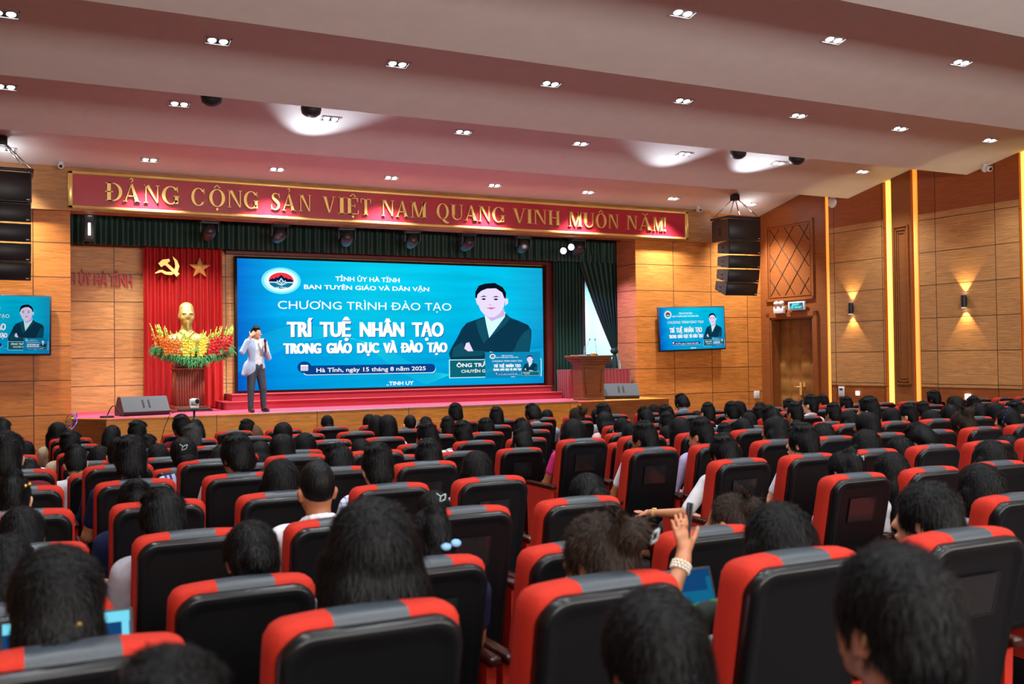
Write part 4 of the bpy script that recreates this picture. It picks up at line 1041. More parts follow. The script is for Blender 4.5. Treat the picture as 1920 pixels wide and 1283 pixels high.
# two small round spots that shine into the hall, wash light at the far left
M_beam = mat('spot_face', (1, 1, 1), emit=(1, .92, .98), es=18)
for i, (x, z, lb) in enumerate(((12.05, 4.52, 'left of the pair of glaring round spotlights at the right of the bar'), (12.27, 4.62, 'right of the pair of glaring round spotlights at the right of the bar'))):
    t = thing('round_spotlight', lb, 'stage light', (x, 21.05, z), -.2)
    b = MB(); b.lathe((0, 0, 0), [(.001, .14), (.06, .13), (.085, .02), (.085, -.03)], 16, 'Y'); b.build('can', M_mh, t)
    b = MB(); b.lathe((0, -.02, 0), [(.001, -.004), (.07, .0), (.074, .01)], 16, 'Y'); b.build('lens', M_beam, t)
    b = MB(); b.tube((0, .05, .05), (0, .2, .36), .012); b.build('bracket', M_mh, t)
t = thing('wash_light', 'black stage light with a bright bulb at the far left corner of the stage opening', 'stage light', (1.42, 21.45, 4.97))
b = MB(); b.rbox(-.1, .1, -.08, .08, -.6, -.1, .02); b.build('housing', M_mh, t)
b = MB(); b.rbox(-.025, .025, -.1, -.08, -.5, -.25, .01); b.build('tube_lamp', mat('pale_lamp', (1, 1, 1), emit=(.9, .95, .9), es=2.2), t)
b = MB(); b.ball((0.02, -.1, -.02), .045, 12, 8); b.build('bulb', M_beam, t)

# ================================================================ line-array loudspeakers
M_spk = noisy('speaker_grille', (0.008, 0.008, 0.010), (0.016, 0.016, 0.02), 300, .45)
def line_array(x, y, lb, sgn, side):
    names_ = ['top', 'second from the top', 'middle', 'second from the bottom', 'bottom']
    zt = 5.30; yy = y; tilts = [0, .03, .09, .17, .27]; hs_ = [.54, .35, .34, .34, .33]
    for i, (ti, hh) in enumerate(zip(tilts, hs_)):
        W_ = .46 if i else .47
        t = thing('line_array_cabinet', 'black line-array loudspeaker, %s of five, in the %s stack' % (names_[i], side), 'loudspeaker', (x, yy, zt), 0, 'line-array loudspeakers of the %s stack' % side)
        t.rotation_euler = (ti, 0, -0.10 * sgn)
        dback = .74 if i == 0 else .5
        tp = .0 if i == 0 else .05
        b = MB(); prof = [(0, -hh + .012), (dback, -hh + .012 + tp), (dback, -tp - .0), (0, -.006)]
        b.prism(prof, -W_, W_, 'X'); c = b.build('cabinet', mat('cabinet_paint', (0.018, 0.019, 0.024), .5), t)
        b = MB(); b.rbox(-W_ + .015, W_ - .015, -.02, .005, -hh + .03, -.02, .008, 1); b.build('grille', M_spk, t)
        b = MB(); b.box(W_ * .82, W_ * .82 + .05, -.024, -.018, -hh + .05, -hh + .065); b.build('badge', M_white, t)
        b = MB()
        for s_ in (-1, 1):
            for q in (0, 1): b.rbox(s_ * W_ - .004, s_ * W_ + .004, dback * .45, dback * .45 + .10, -hh * .45 - q * .11 - .03, -hh * .45 - q * .11 + .05, .003, 1)
        b.build('handle', M_dark, t)
        zt -= hh * math.cos(ti) + .006; yy += hh * math.sin(ti)
    t = thing('flying_frame', 'metal rigging frame hanging the %s loudspeaker stack from the ceiling' % side, 'rigging frame', (x, y, 5.31))
    b = MB(); b.rbox(-.5, .5, -.02, .04, 0, .05, .008, 1); b.rbox(-.5, .5, .66, .72, 0, .05, .008, 1); b.rbox(-.5, -.44, 0, .7, 0, .05, .008, 1); b.rbox(.44, .5, 0, .7, 0, .05, .008, 1); b.build('bumper', M_black, t)
    cz = ceil_z(y + .35) - 5.31
    for (px, py) in ((-.45, .0), (.45, .0), (-.45, .68), (.45, .68)):
        b = MB(); b.tube((px, py, .05), (0, .35, cz - .06), .014, n=6); b.build('chain', M_chrome, t)
    b = MB(); b.rbox(-.09, .09, .26, .44, cz - .16, cz - .0, .02); b.build('hoist', M_black, t)
line_array(16.25, 19.35, '', 1, 'right')
line_array(-0.11, 19.35, '', -1, 'left')

# ================================================================ wall lamps, plates, exit sign
M_glow = mat('lamp_glow', (1, .9, .7), emit=(1, .82, .5), es=9)
for a, lb in ((17.78, 'black up-and-down wall lamp on the narrow perforated bay beside the door'), (14.72, 'black up-and-down wall lamp on the wide perforated bay at the right')):
    p = WT(a, 0.0, 3.02); t = thing('wall_lamp', lb, 'wall lamp', p); t.rotation_euler = (0, 0, math.atan(.055))
    b = MB(); b.tube((-.09, 0, -.13), (-.09, 0, .13), .055, n=20, caps=False); b.rbox(-.04, .0, -.03, .03, -.09, .09, .01); b.build('body', M_black, t)
    for s_ in (-1, 1):
        b = MB(); b.lathe((-.09, 0, s_ * .13), [(.001, 0), (.035, .0), (.05, s_ * .003)], 14); b.build('lens', M_glow, t)
    b = MB(); 
    for s_ in (-1, 1): b.lathe((-.09, -.0, s_ * .13), [(.054, 0), (.062, s_ * .02)], 20)
    b.build('rim', M_white, t)
    for s_ in (-1, 1):
        q = WT(a, .088, 3.02 + s_ * .135); lamp('SPOT', 'wall_lamp_beam', q, (q[0] + .05, q[1], q[2] + s_ * 1.0), 60, (1.0, .72, .34), spot_size=math.radians(72), spot_blend=.25, shadow_soft_size=.02)
def plate(a, z, w_, h_, m, nm, lb, cat, em_=False):
    p = WT(a, 0.005, z); t = thing(nm, lb, cat, p); t.rotation_euler = (0, 0, math.atan(.055))
    b = MB(); b.rbox(-.03, 0, -w_ / 2, w_ / 2, -h_ / 2, h_ / 2, .006); b.build('cover', m, t); return t
t = plate(18.17, 1.0, .17, .25, M_white, 'wall_controller', 'white air-conditioner controller on the side wall under the first wall lamp', 'controller')
b = MB(); b.box(-.034, -.03, -.05, .05, .03, .08); b.build('display', mat('lcd', srgb(40, 60, 110), .3), t)
M_socket = mat('lit_socket', (1, 1, 1), emit=(1, .93, .8), es=2.6)
plate(17.68, .97, .1, .1, M_socket, 'night_light', 'small glowing square light low on the side wall beside the controller', 'night light')
plate(14.72, .96, .13, .13, M_socket, 'night_light', 'small glowing square light low on the wall below the second wall lamp', 'night light')
b = MB(); b.rbox(-.09, .09, -.02, 0, -.1, .1, .005); o = b.build('switch_plate', M_white, None, (17.86, 20.897, .86)); tag(o, 'white square switch plate on the front wall beside the door', 'switch')
p = WT(19.78, 0.06, 3.14)
t = thing('exit_sign', 'small green-lettered exit sign in a white box above the door', 'exit sign', WT(19.55, 0.05, 3.16)); t.rotation_euler = (0, 0, PI / 2 + math.atan(.055))
b = MB(); b.rbox(-.30, .26, 0, .05, -.10, .12, .01); b.build('casing', M_white, t)
b = MB(); b.box(-.25, .21, .05, .054, -.07, .09); b.build('face', mat('exit_face', srgb(10, 60, 90), emit=srgb(10, 90, 130), es=.6), t)
b = MB()
for s_, z0, z1, x0, x1 in (('EXIT', .02, .075, -.14, .10), ('LỐI THOÁT', -.055, 0.0, -.22, .18)):
    v, f = fit_text(s_, x0, x1, z0, z1, .02); b.add([(-q[0] - .04, .057, q[1]) for q in v], f)
b.build('lettering', mat('exit_letters', srgb(80, 220, 200), emit=srgb(80, 230, 210), es=1), t)
t = thing('emergency_light', 'white twin-headed emergency lamp above the door beside the exit sign', 'emergency light', WT(20.12, .06, 3.10)); t.rotation_euler = (0, 0, math.atan(.055))
b = MB(); b.rbox(-.08, 0, -.18, .18, -.1, .08, .01); b.build('battery_box', M_white, t)
for s_ in (-1, 1):
    b = MB(); b.lathe((-.06, s_ * .09, .16), [(.001, -.05), (.05, -.045), (.07, 0), (.06, .05), (.001, .06)], 14, 'X'); b.build('lamp_head', M_white, t)

# ================================================================ tripod camera in front of the stage
M_alu = mat('grey_metal', (.55, .56, .6), .35, .6)
t = thing('tripod', 'black tripod with a flat mounting plate in front of the stage', 'tripod', (2.80, 17.6, 0))
b = MB(); b.rbox(-.27, .27, -.03, .03, 1.10, 1.135, .008); b.build('plate', M_black, t)
b = MB(); b.tube((0, 0, .6), (0, 0, 1.1), .02); b.build('column', M_black, t)
for k_ in range(3):
    a = k_ * 2 * PI / 3 + .5; b = MB(); b.tube((0, 0, .98), (.42 * math.cos(a), .42 * math.sin(a), .02), .02, .013); b.build('leg', M_alu if k_ == 0 else M_black, t)
t = thing('conference_camera', 'white pan-and-tilt conference camera on the tripod before the stage', 'camera', (2.80, 17.6, 1.136))
b = MB(); b.rbox(-.07, .07, -.06, .06, 0, .05, .012); b.build('base', M_white, t)
b = MB(); b.rbox(-.075, -.055, -.04, .04, .04, .16, .01); b.rbox(.055, .075, -.04, .04, .04, .16, .01); b.build('yoke', M_white, t)
b = MB(); b.tube((-.02, .05, .12), (.04, -.07, .12), .055, n=18); hd = b.build('head', M_white, t)
b = MB(); b.tube((.04, -.07, .12), (.046, -.083, .12), .042, n=18); b.build('lens', M_black, hd)
b = MB(); pts = [(2.58, 17.6, 1.12), (2.42, 17.7, 1.05), (2.35, 17.9, .8), (2.3, 18.4, .3), (2.25, 18.9, .02)]; b.path(pts, .006); o = b.build('camera_cable', M_black); tag(o, 'thin black cable drooping from the tripod camera', 'cable')
b = MB(); pts = [(1.60 + .25 * k_ / 8, 19.9, .935 + .20 * math.sin(PI * k_ / 8)) for k_ in range(9)]; b.path(pts, .012); o = b.build('stage_cable', M_black); tag(o, 'black cable loop on the stage left of the wedge monitor', 'cable')
b = MB(); b.rbox(1.48, 1.72, 19.75, 19.87, .922, .962, .008); o = b.build('power_strip', M_black); tag(o, 'black power strip lying on the left end of the stage', 'power strip')
for i, (c, k0) in enumerate((((150, 120, 230), 0), ((40, 50, 180), 1.1), ((60, 150, 100), 2.3), ((190, 90, 60), 3.1))):
    b = MB(); pts = [(.98 + .10 * math.sin(k_ * .9 + k0), 19.55 + .10 * math.cos(k_ * .7 + k0), 1.05 - .085 * k_) for k_ in range(12)]; b.path(pts, .009); o = b.build('cable', mat('cable_%d' % i, srgb(*c), .5)); tag(o, ('violet', 'blue', 'green', 'copper')[i] + ' cable in the tangle at the left end of the stage', 'cable', 'tangled cables by the stage')
# ================================================================ auditorium seats
S_ = 0.62                                     # seat pitch
ROWY = [S_ * (3.5 + 1.69 * r) for r in range(11)]
FLZ = [.28] + [.155] * 5 + [0.] * 5
def row_y(r): return 1.15 if r < 0 else ROWY[r]
def row_z(r): return .47 if r < 0 else FLZ[r]
def seat_x(r, k):
    if r == 0: return {-2: -.58, -1: .115, 0: .748, 1: 1.405, 2: 2.075, 3: 2.785}.get(k, .68 + .67 * k)
    if r <= 5: return .68 + .63 * k
    return .635 + .625 * k
def aisle(r, k):
    return (1 <= r <= 5 and k in (4, 5)) or (r <= 0 and k > 3) or (r, k) in ((6, 7), (7, 8), (8, 9)) or k < -2
M_redf = noisy('red_fabric', srgb(160, 37, 25), srgb(176, 45, 31), 260, .8, spec=0.15, bumpst=0.05)
M_greyf = noisy('grey_fabric', srgb(40, 47, 54), srgb(52, 60, 68), 260, .45, spec=0.5)
M_shell = mat('black_shell', (0.004, 0.0045, 0.0055), 0.3, spec=0.3)
M_armw = wood('wood_armrest', srgb(52, 22, 16), 'X', 0, 9, 0, 9, lines=False, grain=0.4, rough=0.22)
RC = 0.22
def rec(x, y, z): return (x, y + max(0.0, 1.05 - z) * RC, z)
def rounded(x0, x1, y0, y1, z0, z1, r, xs, ny=6, nz=12, crown=0.0, rz=None):
    """closed rounded box sampled on a grid; returns faces tagged by their x centre"""
    c = ((x0 + x1) / 2, (y0 + y1) / 2, (z0 + z1) / 2); h = ((x1 - x0) / 2, (y1 - y0) / 2, (z1 - z0) / 2)
    ys = [y0 + (y1 - y0) * i / ny for i in range(ny + 1)]; zs = [z0 + (z1 - z0) * i / nz for i in range(nz + 1)]
    V = {}; vs = []; fs = []
    def vid(x, y, z):
        k_ = (round(x, 5), round(y, 5), round(z, 5))
        if k_ not in V:
            p = [x, y, z]; q = [min(max(p[i], c[i] - h[i] + r), c[i] + h[i] - r) for i in range(3)]
            d = [p[i] - q[i] for i in range(3)]; l_ = math.sqrt(sum(t * t for t in d))
            if l_ > 1e-6: p = [q[i] + d[i] / l_ * r * min(1, l_ / r * 1.0 if l_ < r else 1) for i in range(3)]
            u = (p[0] - c[0]) / h[0]
            if crown: p[2] -= crown * u * u * max(0, (p[2] - c[2]) / h[2])
            V[k_] = len(vs); vs.append(rec(*p))
        return V[k_]
    def quad(a, b_, c_, d_, sx): fs.append(((vid(*a), vid(*b_), vid(*c_), vid(*d_)), sx))
    for i in range(len(xs) - 1):
        xa, xb = xs[i], xs[i + 1]; m = (xa + xb) / 2
        for j in range(nz):
            quad((xa, y0, zs[j]), (xb, y0, zs[j]), (xb, y0, zs[j + 1]), (xa, y0, zs[j + 1]), m); quad((xb, y1, zs[j]), (xa, y1, zs[j]), (xa, y1, zs[j + 1]), (xb, y1, zs[j + 1]), m)
        for j in range(ny):
            quad((xa, ys[j], z1), (xb, ys[j], z1), (xb, ys[j + 1], z1), (xa, ys[j + 1], z1), m); quad((xb, ys[j], z0), (xa, ys[j], z0), (xa, ys[j + 1], z0), (xb, ys[j + 1], z0), m)
    for j in range(ny):
        for k_ in range(nz):
            quad((x0, ys[j + 1], zs[k_]), (x0, ys[j], zs[k_]), (x0, ys[j], zs[k_ + 1]), (x0, ys[j + 1], zs[k_ + 1]), x0); quad((x1, ys[j], zs[k_]), (x1, ys[j + 1], zs[k_]), (x1, ys[j + 1], zs[k_ + 1]), (x1, ys[j], zs[k_ + 1]), x1)
    return vs, fs
def mesh_from(vs, fs, name, m, parent):
    ids = sorted({i for f in fs for i in f}); mp = {i: n for n, i in enumerate(ids)}
    me = bpy.data.meshes.new(name); me.from_pydata([vs[i] for i in ids], [], [tuple(mp[i] for i in f) for f in fs]); me.materials.append(m)
    me.polygons.foreach_set('use_smooth', [True] * len(me.polygons)); me.update()
    o = bpy.data.objects.new(name, me); COL.objects.link(o); o.parent = parent; return o
def make_chair():
    t = thing('auditorium_seat', 'seat', 'seat'); ch = []
    xs = [-.235, -.225, -.21, -.19, -.165, -.13, -.092, -.05, 0, .05, .092, .13, .165, .19, .21, .225, .235]
    vs, fs = rounded(-.235, .235, .035, .175, .42, 1.06, .05, xs, 8, 18, crown=.014)
    red = mesh_from(vs, [f for f, m in fs if abs(m) > .092], 'back_cushion', M_redf, t)
    grey = mesh_from(vs, [f for f, m in fs if abs(m) < .092], 'grey_centre_panel', M_greyf, red); ch.append((red, [grey]))
    # moulded shell with a raised rounded rim
    W_, z0, z1, R = .222, .36, 1.035, .075
    def outline(w_, a, b_, r, n=8):
        P = [(-w_ * .97, a), (w_ * .97, a)]
        for i in range(n + 1): q = PI / 2 * i / n; P.append((w_ - r + r * math.cos(q), b_ - r + r * math.sin(q)))
        for i in range(n + 1): q = PI / 2 + PI / 2 * i / n; P.append((-w_ + r + r * math.cos(q), b_ - r + r * math.sin(q)))
        return P
    rings = [(W_, z0, z1, R, .06), (W_, z0, z1, R, .022), (W_ - .004, z0 + .004, z1 - .005, R, .008), (W_ - .014, z0 + .014, z1 - .016, R - .008, .0), (W_ - .030, z0 + .03, z1 - .034, R - .02, .002), (W_ - .045, z0 + .045, z1 - .05, R - .03, .010), (W_ - .055, z0 + .05, z1 - .06, R - .04, .011)]
    vs = []; n = 0
    for (w_, a, b_, r, y) in rings:
        P = outline(w_, a, b_, r); n = len(P)
        vs += [rec(x, y, z) for x, z in P]
    fs = [(k_ * n + i, k_ * n + (i + 1) % n, (k_ + 1) * n + (i + 1) % n, (k_ + 1) * n + i) for k_ in range(len(rings) - 1) for i in range(n)]
    fs.append(tuple(len(vs) - n + i for i in range(n))); fs.append(tuple(reversed(range(n))))
    b = MB(); b.add(vs, fs, 0, True); sh = b.build('back_shell', M_shell, t)
    b = MB()
    pk = [rec(x, .004, z) for x, z in ((-.10, .78), (.10, .78), (.10, .92), (-.10, .92))]; b.add(pk, [(0, 1, 2, 3)])
    for (x0, x1, za, zb) in ((-.1, .1, .778, .782), (-.1, .1, .918, .922), (-.102, -.098, .78, .92), (.098, .102, .78, .92)):
        b.add([rec(x0, .001, za), rec(x1, .001, za), rec(x1, .001, zb), rec(x0, .001, zb)], [(0, 1, 2, 3)])
    pko = b.build('clear_pocket', mat('pocket_film', (.012, .012, .013), .10, spec=.6), t)
    b = MB(); b.rbox(-.235, .235, .17, .64, .36, .47, .04, 3); st = b.build('seat_cushion', M_redf, t)
    ch += [(sh, []), (pko, []), (st, [])]
    for s_ in (-1, 1):
        x = s_ * .281
        b = MB(); b.rbox(x - .026, x + .026, .10, .60, .63, .665, .01, 2); ar = b.build('armrest', M_armw, t)
        b = MB(); b.prism([(.16, .16), (.56, .16), (.58, .63), (.14, .63)], x - .02, x + .02, 'X'); sp = b.build('side_panel', M_redf, t)
        b = MB(); b.rbox(x - .02, x + .02, .2, .52, .0, .16, .006, 1); lg = b.build('leg', M_shell, t)
        ch += [(ar, []), (sp, []), (lg, [])]
    return t, ch
seat0, seat0c = make_chair()
# a second version without the plastic pocket
seatrec = {}
rowname = {-1: 'row hidden at the very bottom', 0: 'nearest row', 1: 'second nearest row', 2: 'third nearest row', 3: 'fourth nearest row', 4: 'fifth nearest row', 5: 'sixth nearest row', 6: 'seventh nearest row', 7: 'eighth nearest row', 8: 'ninth nearest row', 9: 'second row from the stage', 10: 'front row nearest the stage'}
firstseat = True; nseat = 0
pocket_rows = {(3, 3), (3, 6), (4, 6), (5, 6), (4, 3), (2, 3), (2, 6), (5, 2), (6, 6), (8, 5), (1, 1), (0, 3), (2, 2)}
for r in range(0, 11):
    vis = 0
    for k in range(-2, 29):
        if aisle(r, k): continue
        x, y, z = seat_x(r, k), row_y(r), row_z(r)
        if x > 19.21 - .055 * y - .45: continue
        if not in_view((x, y, z + 1.05), 150 if r > 1 else 320): continue
        px = project((x, y, z + 1.05))[0]
        vis += 1
        lb = 'red and black auditorium seat, %s from the left in the %s' % (ordn[vis - 1], rowname[r])
        if firstseat:
            t = seat0; t.location = (x, y, z); t['label'] = lb; cc = seat0c; firstseat = False
        else:
            t, cc = dup(seat0, seat0c, (x, y, z), lb)
        t['group'] = 'auditorium seats of the %s' % rowname[r]
        seatrec[(r, k)] = t; nseat += 1
        if (r, k) not in pocket_rows and t is not seat0:
            for c, ss in cc:
                if c.name.startswith('clear_pocket'): bpy.data.objects.remove(c)
print('seats', nseat)
# ================================================================ people
PEOPLE = [
(-1,-1,0.18,1.05,0.150,'m',61), (-1,0,0.95,1.03,0.180,'t',62), (-1,1,1.21,1.16,0.173,'t',63), (0,-1,0.09,1.24,0.198,'p',60), (0,0,0.82,1.29,0.218,'l',53), (0,1,1.50,1.20,0.195,'d',68),
(0,2,2.16,1.18,0.193,'l',65), (0,3,2.82,1.20,0.235,'p',66), (1,-1,-0.01,1.23,0.150,'t',59), (1,0,0.75,1.21,0.188,'b',54), (1,1,1.42,1.20,0.158,'c',52), (1,3,2.82,1.17,0.156,'d',64),
(1,6,4.41,1.20,0.207,'l',67), (2,-1,0.04,1.18,0.181,'t',58), (2,0,0.59,1.20,0.206,'m',55), (2,1,1.27,1.31,0.174,'s',32), (2,2,1.85,1.12,0.166,'b',51), (2,3,2.74,1.15,0.192,'b',69),
(2,6,4.58,1.17,0.181,'c',117), (2,7,4.91,1.15,0.203,'l',118), (2,8,5.85,1.18,0.228,'l',136), (3,-1,0.01,1.22,0.150,'c',57), (3,0,0.58,1.16,0.176,'c',56), (3,1,1.35,1.22,0.184,'l',31),
(3,2,1.92,1.27,0.183,'m',39), (3,3,2.55,1.20,0.171,'l',50), (3,6,4.46,1.21,0.190,'m',94), (3,7,5.20,1.25,0.225,'m',114), (3,8,5.81,1.19,0.203,'l',116), (3,9,6.19,1.11,0.193,'w',126),
(3,10,6.61,1.20,0.219,'x',125), (3,11,7.43,1.07,0.235,'l',137), (4,-1,-0.02,1.36,0.157,'m',1), (4,0,0.67,1.30,0.202,'m',13), (4,1,1.33,1.29,0.209,'m',25), (4,2,2.02,1.18,0.195,'m',37),
(4,3,2.66,1.19,0.193,'m',46), (4,6,4.52,1.24,0.183,'m',82), (4,7,5.08,1.25,0.175,'m',91), (4,8,5.87,1.24,0.190,'l',102), (4,9,6.43,1.15,0.178,'w',113), (4,10,6.94,1.24,0.216,'t',112),
(4,12,8.24,1.20,0.219,'d',130), (4,13,8.84,1.21,0.206,'h',134), (5,-1,0.11,1.09,0.154,'m',3), (5,0,0.70,1.24,0.151,'t',12), (5,1,1.14,1.22,0.192,'b',21), (5,2,1.87,1.21,0.206,'t',28),
(5,6,4.46,1.22,0.201,'l',75), (5,8,5.62,1.19,0.201,'l',88), (5,9,6.41,1.15,0.179,'t',97), (5,10,6.79,1.25,0.172,'m',101), (5,12,8.09,1.31,0.151,'m',111), (5,13,8.96,1.14,0.228,'w',123),
(5,15,10.00,1.19,0.194,'w',133), (5,16,10.36,1.23,0.153,'m',135), (6,0,0.47,1.26,0.152,'m',8), (6,1,1.62,1.24,0.168,'l',26), (6,4,2.86,1.21,0.157,'w',38), (6,5,3.52,1.34,0.170,'m',42),
(6,6,4.52,1.21,0.185,'m',79), (6,8,5.77,1.23,0.150,'w',81), (6,9,6.22,1.18,0.150,'w',87), (6,10,6.98,1.17,0.159,'m',93), (6,12,8.02,1.16,0.165,'m',115), (6,13,8.84,1.25,0.181,'l',110),
(6,14,9.53,1.26,0.185,'w',119), (6,15,9.84,1.30,0.175,'m',120), (6,16,10.62,1.26,0.191,'w',129), (6,17,11.15,1.26,0.182,'w',132), (7,0,0.72,1.18,0.181,'l',16), (7,1,1.22,1.17,0.184,'l',15),
(7,2,2.19,1.16,0.180,'l',30), (7,3,2.61,1.21,0.193,'l',29), (7,6,4.32,1.25,0.203,'m',45), (7,7,5.07,1.24,0.197,'m',78), (7,9,6.34,1.21,0.159,'w',80), (7,10,6.98,1.25,0.185,'m',86),
(7,12,8.21,1.21,0.156,'w',100), (7,13,8.98,1.31,0.185,'m',104), (7,14,9.63,1.28,0.188,'m',108), (7,16,11.00,1.04,0.170,'w',124), (7,17,11.28,1.24,0.184,'m',121), (7,18,12.03,1.29,0.188,'w',128),
(7,19,12.33,1.29,0.176,'m',131), (8,-1,0.14,1.18,0.150,'b',2), (8,0,0.53,1.25,0.199,'m',6), (8,1,1.26,1.18,0.150,'m',14), (8,2,1.70,1.27,0.185,'g',20), (8,3,2.65,1.26,0.201,'b',27),
(8,5,3.85,1.29,0.196,'w',36), (8,6,4.59,1.24,0.159,'m',43), (8,7,5.09,1.20,0.203,'m',48), (8,10,6.79,1.22,0.200,'l',77), (8,11,7.42,1.25,0.191,'m',83), (8,12,8.40,1.29,0.177,'m',92),
(8,13,8.81,1.28,0.198,'m',95), (8,14,9.27,1.21,0.181,'m',99), (8,15,10.24,1.34,0.179,'m',106), (9,0,1.13,1.26,0.152,'w',10), (9,1,1.27,1.27,0.199,'m',11), (9,2,1.76,1.32,0.202,'m',18),
(9,5,4.07,1.25,0.151,'w',35), (9,6,4.52,1.23,0.166,'s',40), (9,7,4.73,1.19,0.160,'m',41), (9,8,5.74,1.27,0.184,'m',47), (9,9,6.32,1.29,0.214,'m',70), (9,10,6.97,1.23,0.190,'d',72),
(9,11,7.41,1.27,0.192,'m',74), (9,13,8.46,1.23,0.225,'m',85), (9,14,8.97,1.14,0.157,'t',90), (9,15,9.80,1.24,0.175,'t',96), (9,16,10.78,1.23,0.156,'m',103), (9,17,11.06,1.20,0.165,'m',105),
(9,18,11.97,1.23,0.184,'m',109), (9,21,13.98,1.28,0.209,'m',122), (9,22,14.41,1.17,0.163,'w',127), (10,-1,-0.08,1.29,0.150,'m',0), (10,0,0.50,1.24,0.225,'l',5), (10,2,2.07,1.21,0.182,'l',19),
(10,3,2.70,1.18,0.198,'m',24), (10,4,2.50,1.14,0.171,'n',23), (10,5,3.75,1.20,0.162,'b',33), (10,6,4.33,1.19,0.151,'w',34), (10,8,5.61,1.29,0.198,'m',44), (10,9,6.28,1.05,0.172,'m',49),
(10,10,7.07,1.16,0.150,'w',71), (10,12,7.91,1.14,0.150,'w',73), (10,13,8.98,1.17,0.168,'w',84), (10,14,9.56,1.31,0.216,'m',89), (10,17,11.07,1.13,0.192,'m',98), (10,19,12.48,1.22,0.181,'m',107),
]
M_skin = [mat('skin_tan', srgb(176, 116, 82), .5), mat('skin_light', srgb(205, 150, 118), .5), mat('skin_brown', srgb(150, 92, 60), .5)]
def hairmat(name, c1, c2):
    m = noisy(name, c1, c2, 40, .45, detail=3, vec=(3, 3, .35), spec=.14, bumpst=.5, lo=.4, hi=.7); return m
M_hair = hairmat('black_hair', (.002, .002, .0025), (.006, .0055, .006))
M_hairb = hairmat('brown_hair', (.10, .055, .03), (.20, .12, .07))
M_hairdb = hairmat('dark_brown_hair', (.016, .009, .006), (.035, .02, .013))
M_hairg = hairmat('greying_hair', (.02, .02, .02), (.07, .07, .07))
PIV = np.array([0, .25, 1.03])
def rotm(yaw, pitch):
    cy, sy = math.cos(yaw), math.sin(yaw); cp, sp = math.cos(pitch), math.sin(pitch)
    Rz = np.array([[cy, -sy, 0], [sy, cy, 0], [0, 0, 1.]]); Rx = np.array([[1, 0, 0], [0, cp, -sp], [0, sp, cp.real]])
    return Rz @ Rx
def turn(prims, R, piv=PIV):
    out_ = []
    for p in prims:
        t = p[0]; f = lambda c: tuple(piv + R @ (np.array(c, float) - piv))
        if t.endswith('cap'): out_.append((t, f(p[1]), f(p[2]), *p[3:]))
        else:
            k_ = p[3] if len(p) > 3 else .03; M0 = np.array(p[4]) if len(p) > 4 else np.eye(3)
            out_.append((t, f(p[1]), p[2], k_, R @ M0))
    return out_
HEAD = [('ell', (0, .272, 1.152), (.076, .096, .100)), ('ell', (0, .305, 1.098), (.064, .070, .082), .03), ('ell', (0, .352, 1.040), (.026, .022, .020), .02),
        ('cap', (0, .362, 1.135), (0, .386, 1.098), .011, .014, .012), ('ell', (0, .372, 1.062), (.024, .014, .007), .008), ('ell', (0, .368, 1.053), (.02, .013, .007), .008),
        ('-ell', (-.031, .386, 1.125), (.018, .018, .011)), ('-ell', (.031, .386, 1.125), (.018, .018, .011)), ('ell', (-.031, .356, 1.124), (.015, .013, .010), .005), ('ell', (.031, .356, 1.124), (.015, .013, .010), .005),
        ('ell', (-.078, .268, 1.112), (.010, .021, .031), .008), ('ell', (.078, .268, 1.112), (.010, .021, .031), .008), ('ell', (-.086, .262, 1.122), (.007, .017, .018), .006), ('ell', (.086, .262, 1.122), (.007, .017, .018), .006)]
NECK = [('cap', (0, .238, .94), (0, .262, 1.08), .056, .054, .03)]
def TORSO(g=0.0): return [('cap', (-.14, .252, .925), (.14, .252, .925), .060 + g, .060 + g, .05), ('ell', (0, .275, .80), (.168 + g, .098 + g, .19 + g), .05), ('ell', (0, .335, .60), (.150 + g, .098 + g, .16 + g), .05), ('ell', (0, .40, .50), (.165 + g, .14 + g, .10 + g), .05)]
def LEGS(g=0.0):
    o = []
    for s_ in (-1, 1): o += [('cap', (s_ * .09, .43, .52), (s_ * .11, .83, .515), .08 + g, .06 + g), ('cap', (s_ * .11, .845, .50), (s_ * .115, .84, .10), .054 + g, .038 + g)]
    return o
def FEET(): return [('cap', (s_ * .115, .83, .045), (s_ * .12, .97, .035), .038, .032) for s_ in (-1, 1)]
def fingers(wrist, palm, dirn, up, L_=.07, r=.0085, curl=.5, thumb=None):
    """palm plus five separate fingers; dirn = finger direction, up = across the palm"""
    w_ = np.array(wrist, float); p = np.array(palm, float); d = np.array(dirn, float); d /= np.linalg.norm(d); u = np.array(up, float); u -= d * (u @ d); u /= np.linalg.norm(u); nn = np.cross(d, u)
    o = [('cap', tuple(w_), tuple(p), .024, .026, .02)]
    for a in (-.024, -.008, .008, .024): o.append(('cap', tuple(p + u * a * .7), tuple(p + d * .045 + u * a), .013, .0105, .010))
    for i, (a, l_) in enumerate(((-.027, .8), (-.009, .98), (.009, 1.0), (.027, .85))):
        b0 = p + d * .045 + u * a; b1 = b0 + (d * math.cos(curl * .5) + nn * math.sin(curl * .5) + u * a * 2.2) * L_ * l_ * .5; b2 = b1 + (d * math.cos(curl) + nn * math.sin(curl) + u * a * 1.5) * L_ * l_ * .5
        o += [('cap', tuple(b0), tuple(b1), r, r * .95, .004), ('cap', tuple(b1), tuple(b2), r * .95, r * .8, .004)]
    t0 = p - u * .02 * (1 if thumb is None else thumb); td = (d * .55 - u * (1 if thumb is None else thumb) * .8 + nn * .25)
    t1 = t0 + td * .045; t2 = t1 + (td + d * .3) * .028
    o += [('cap', tuple(t0), tuple(t1), .013, .010, .008), ('cap', tuple(t1), tuple(t2), .010, .008, .004)]
    return o
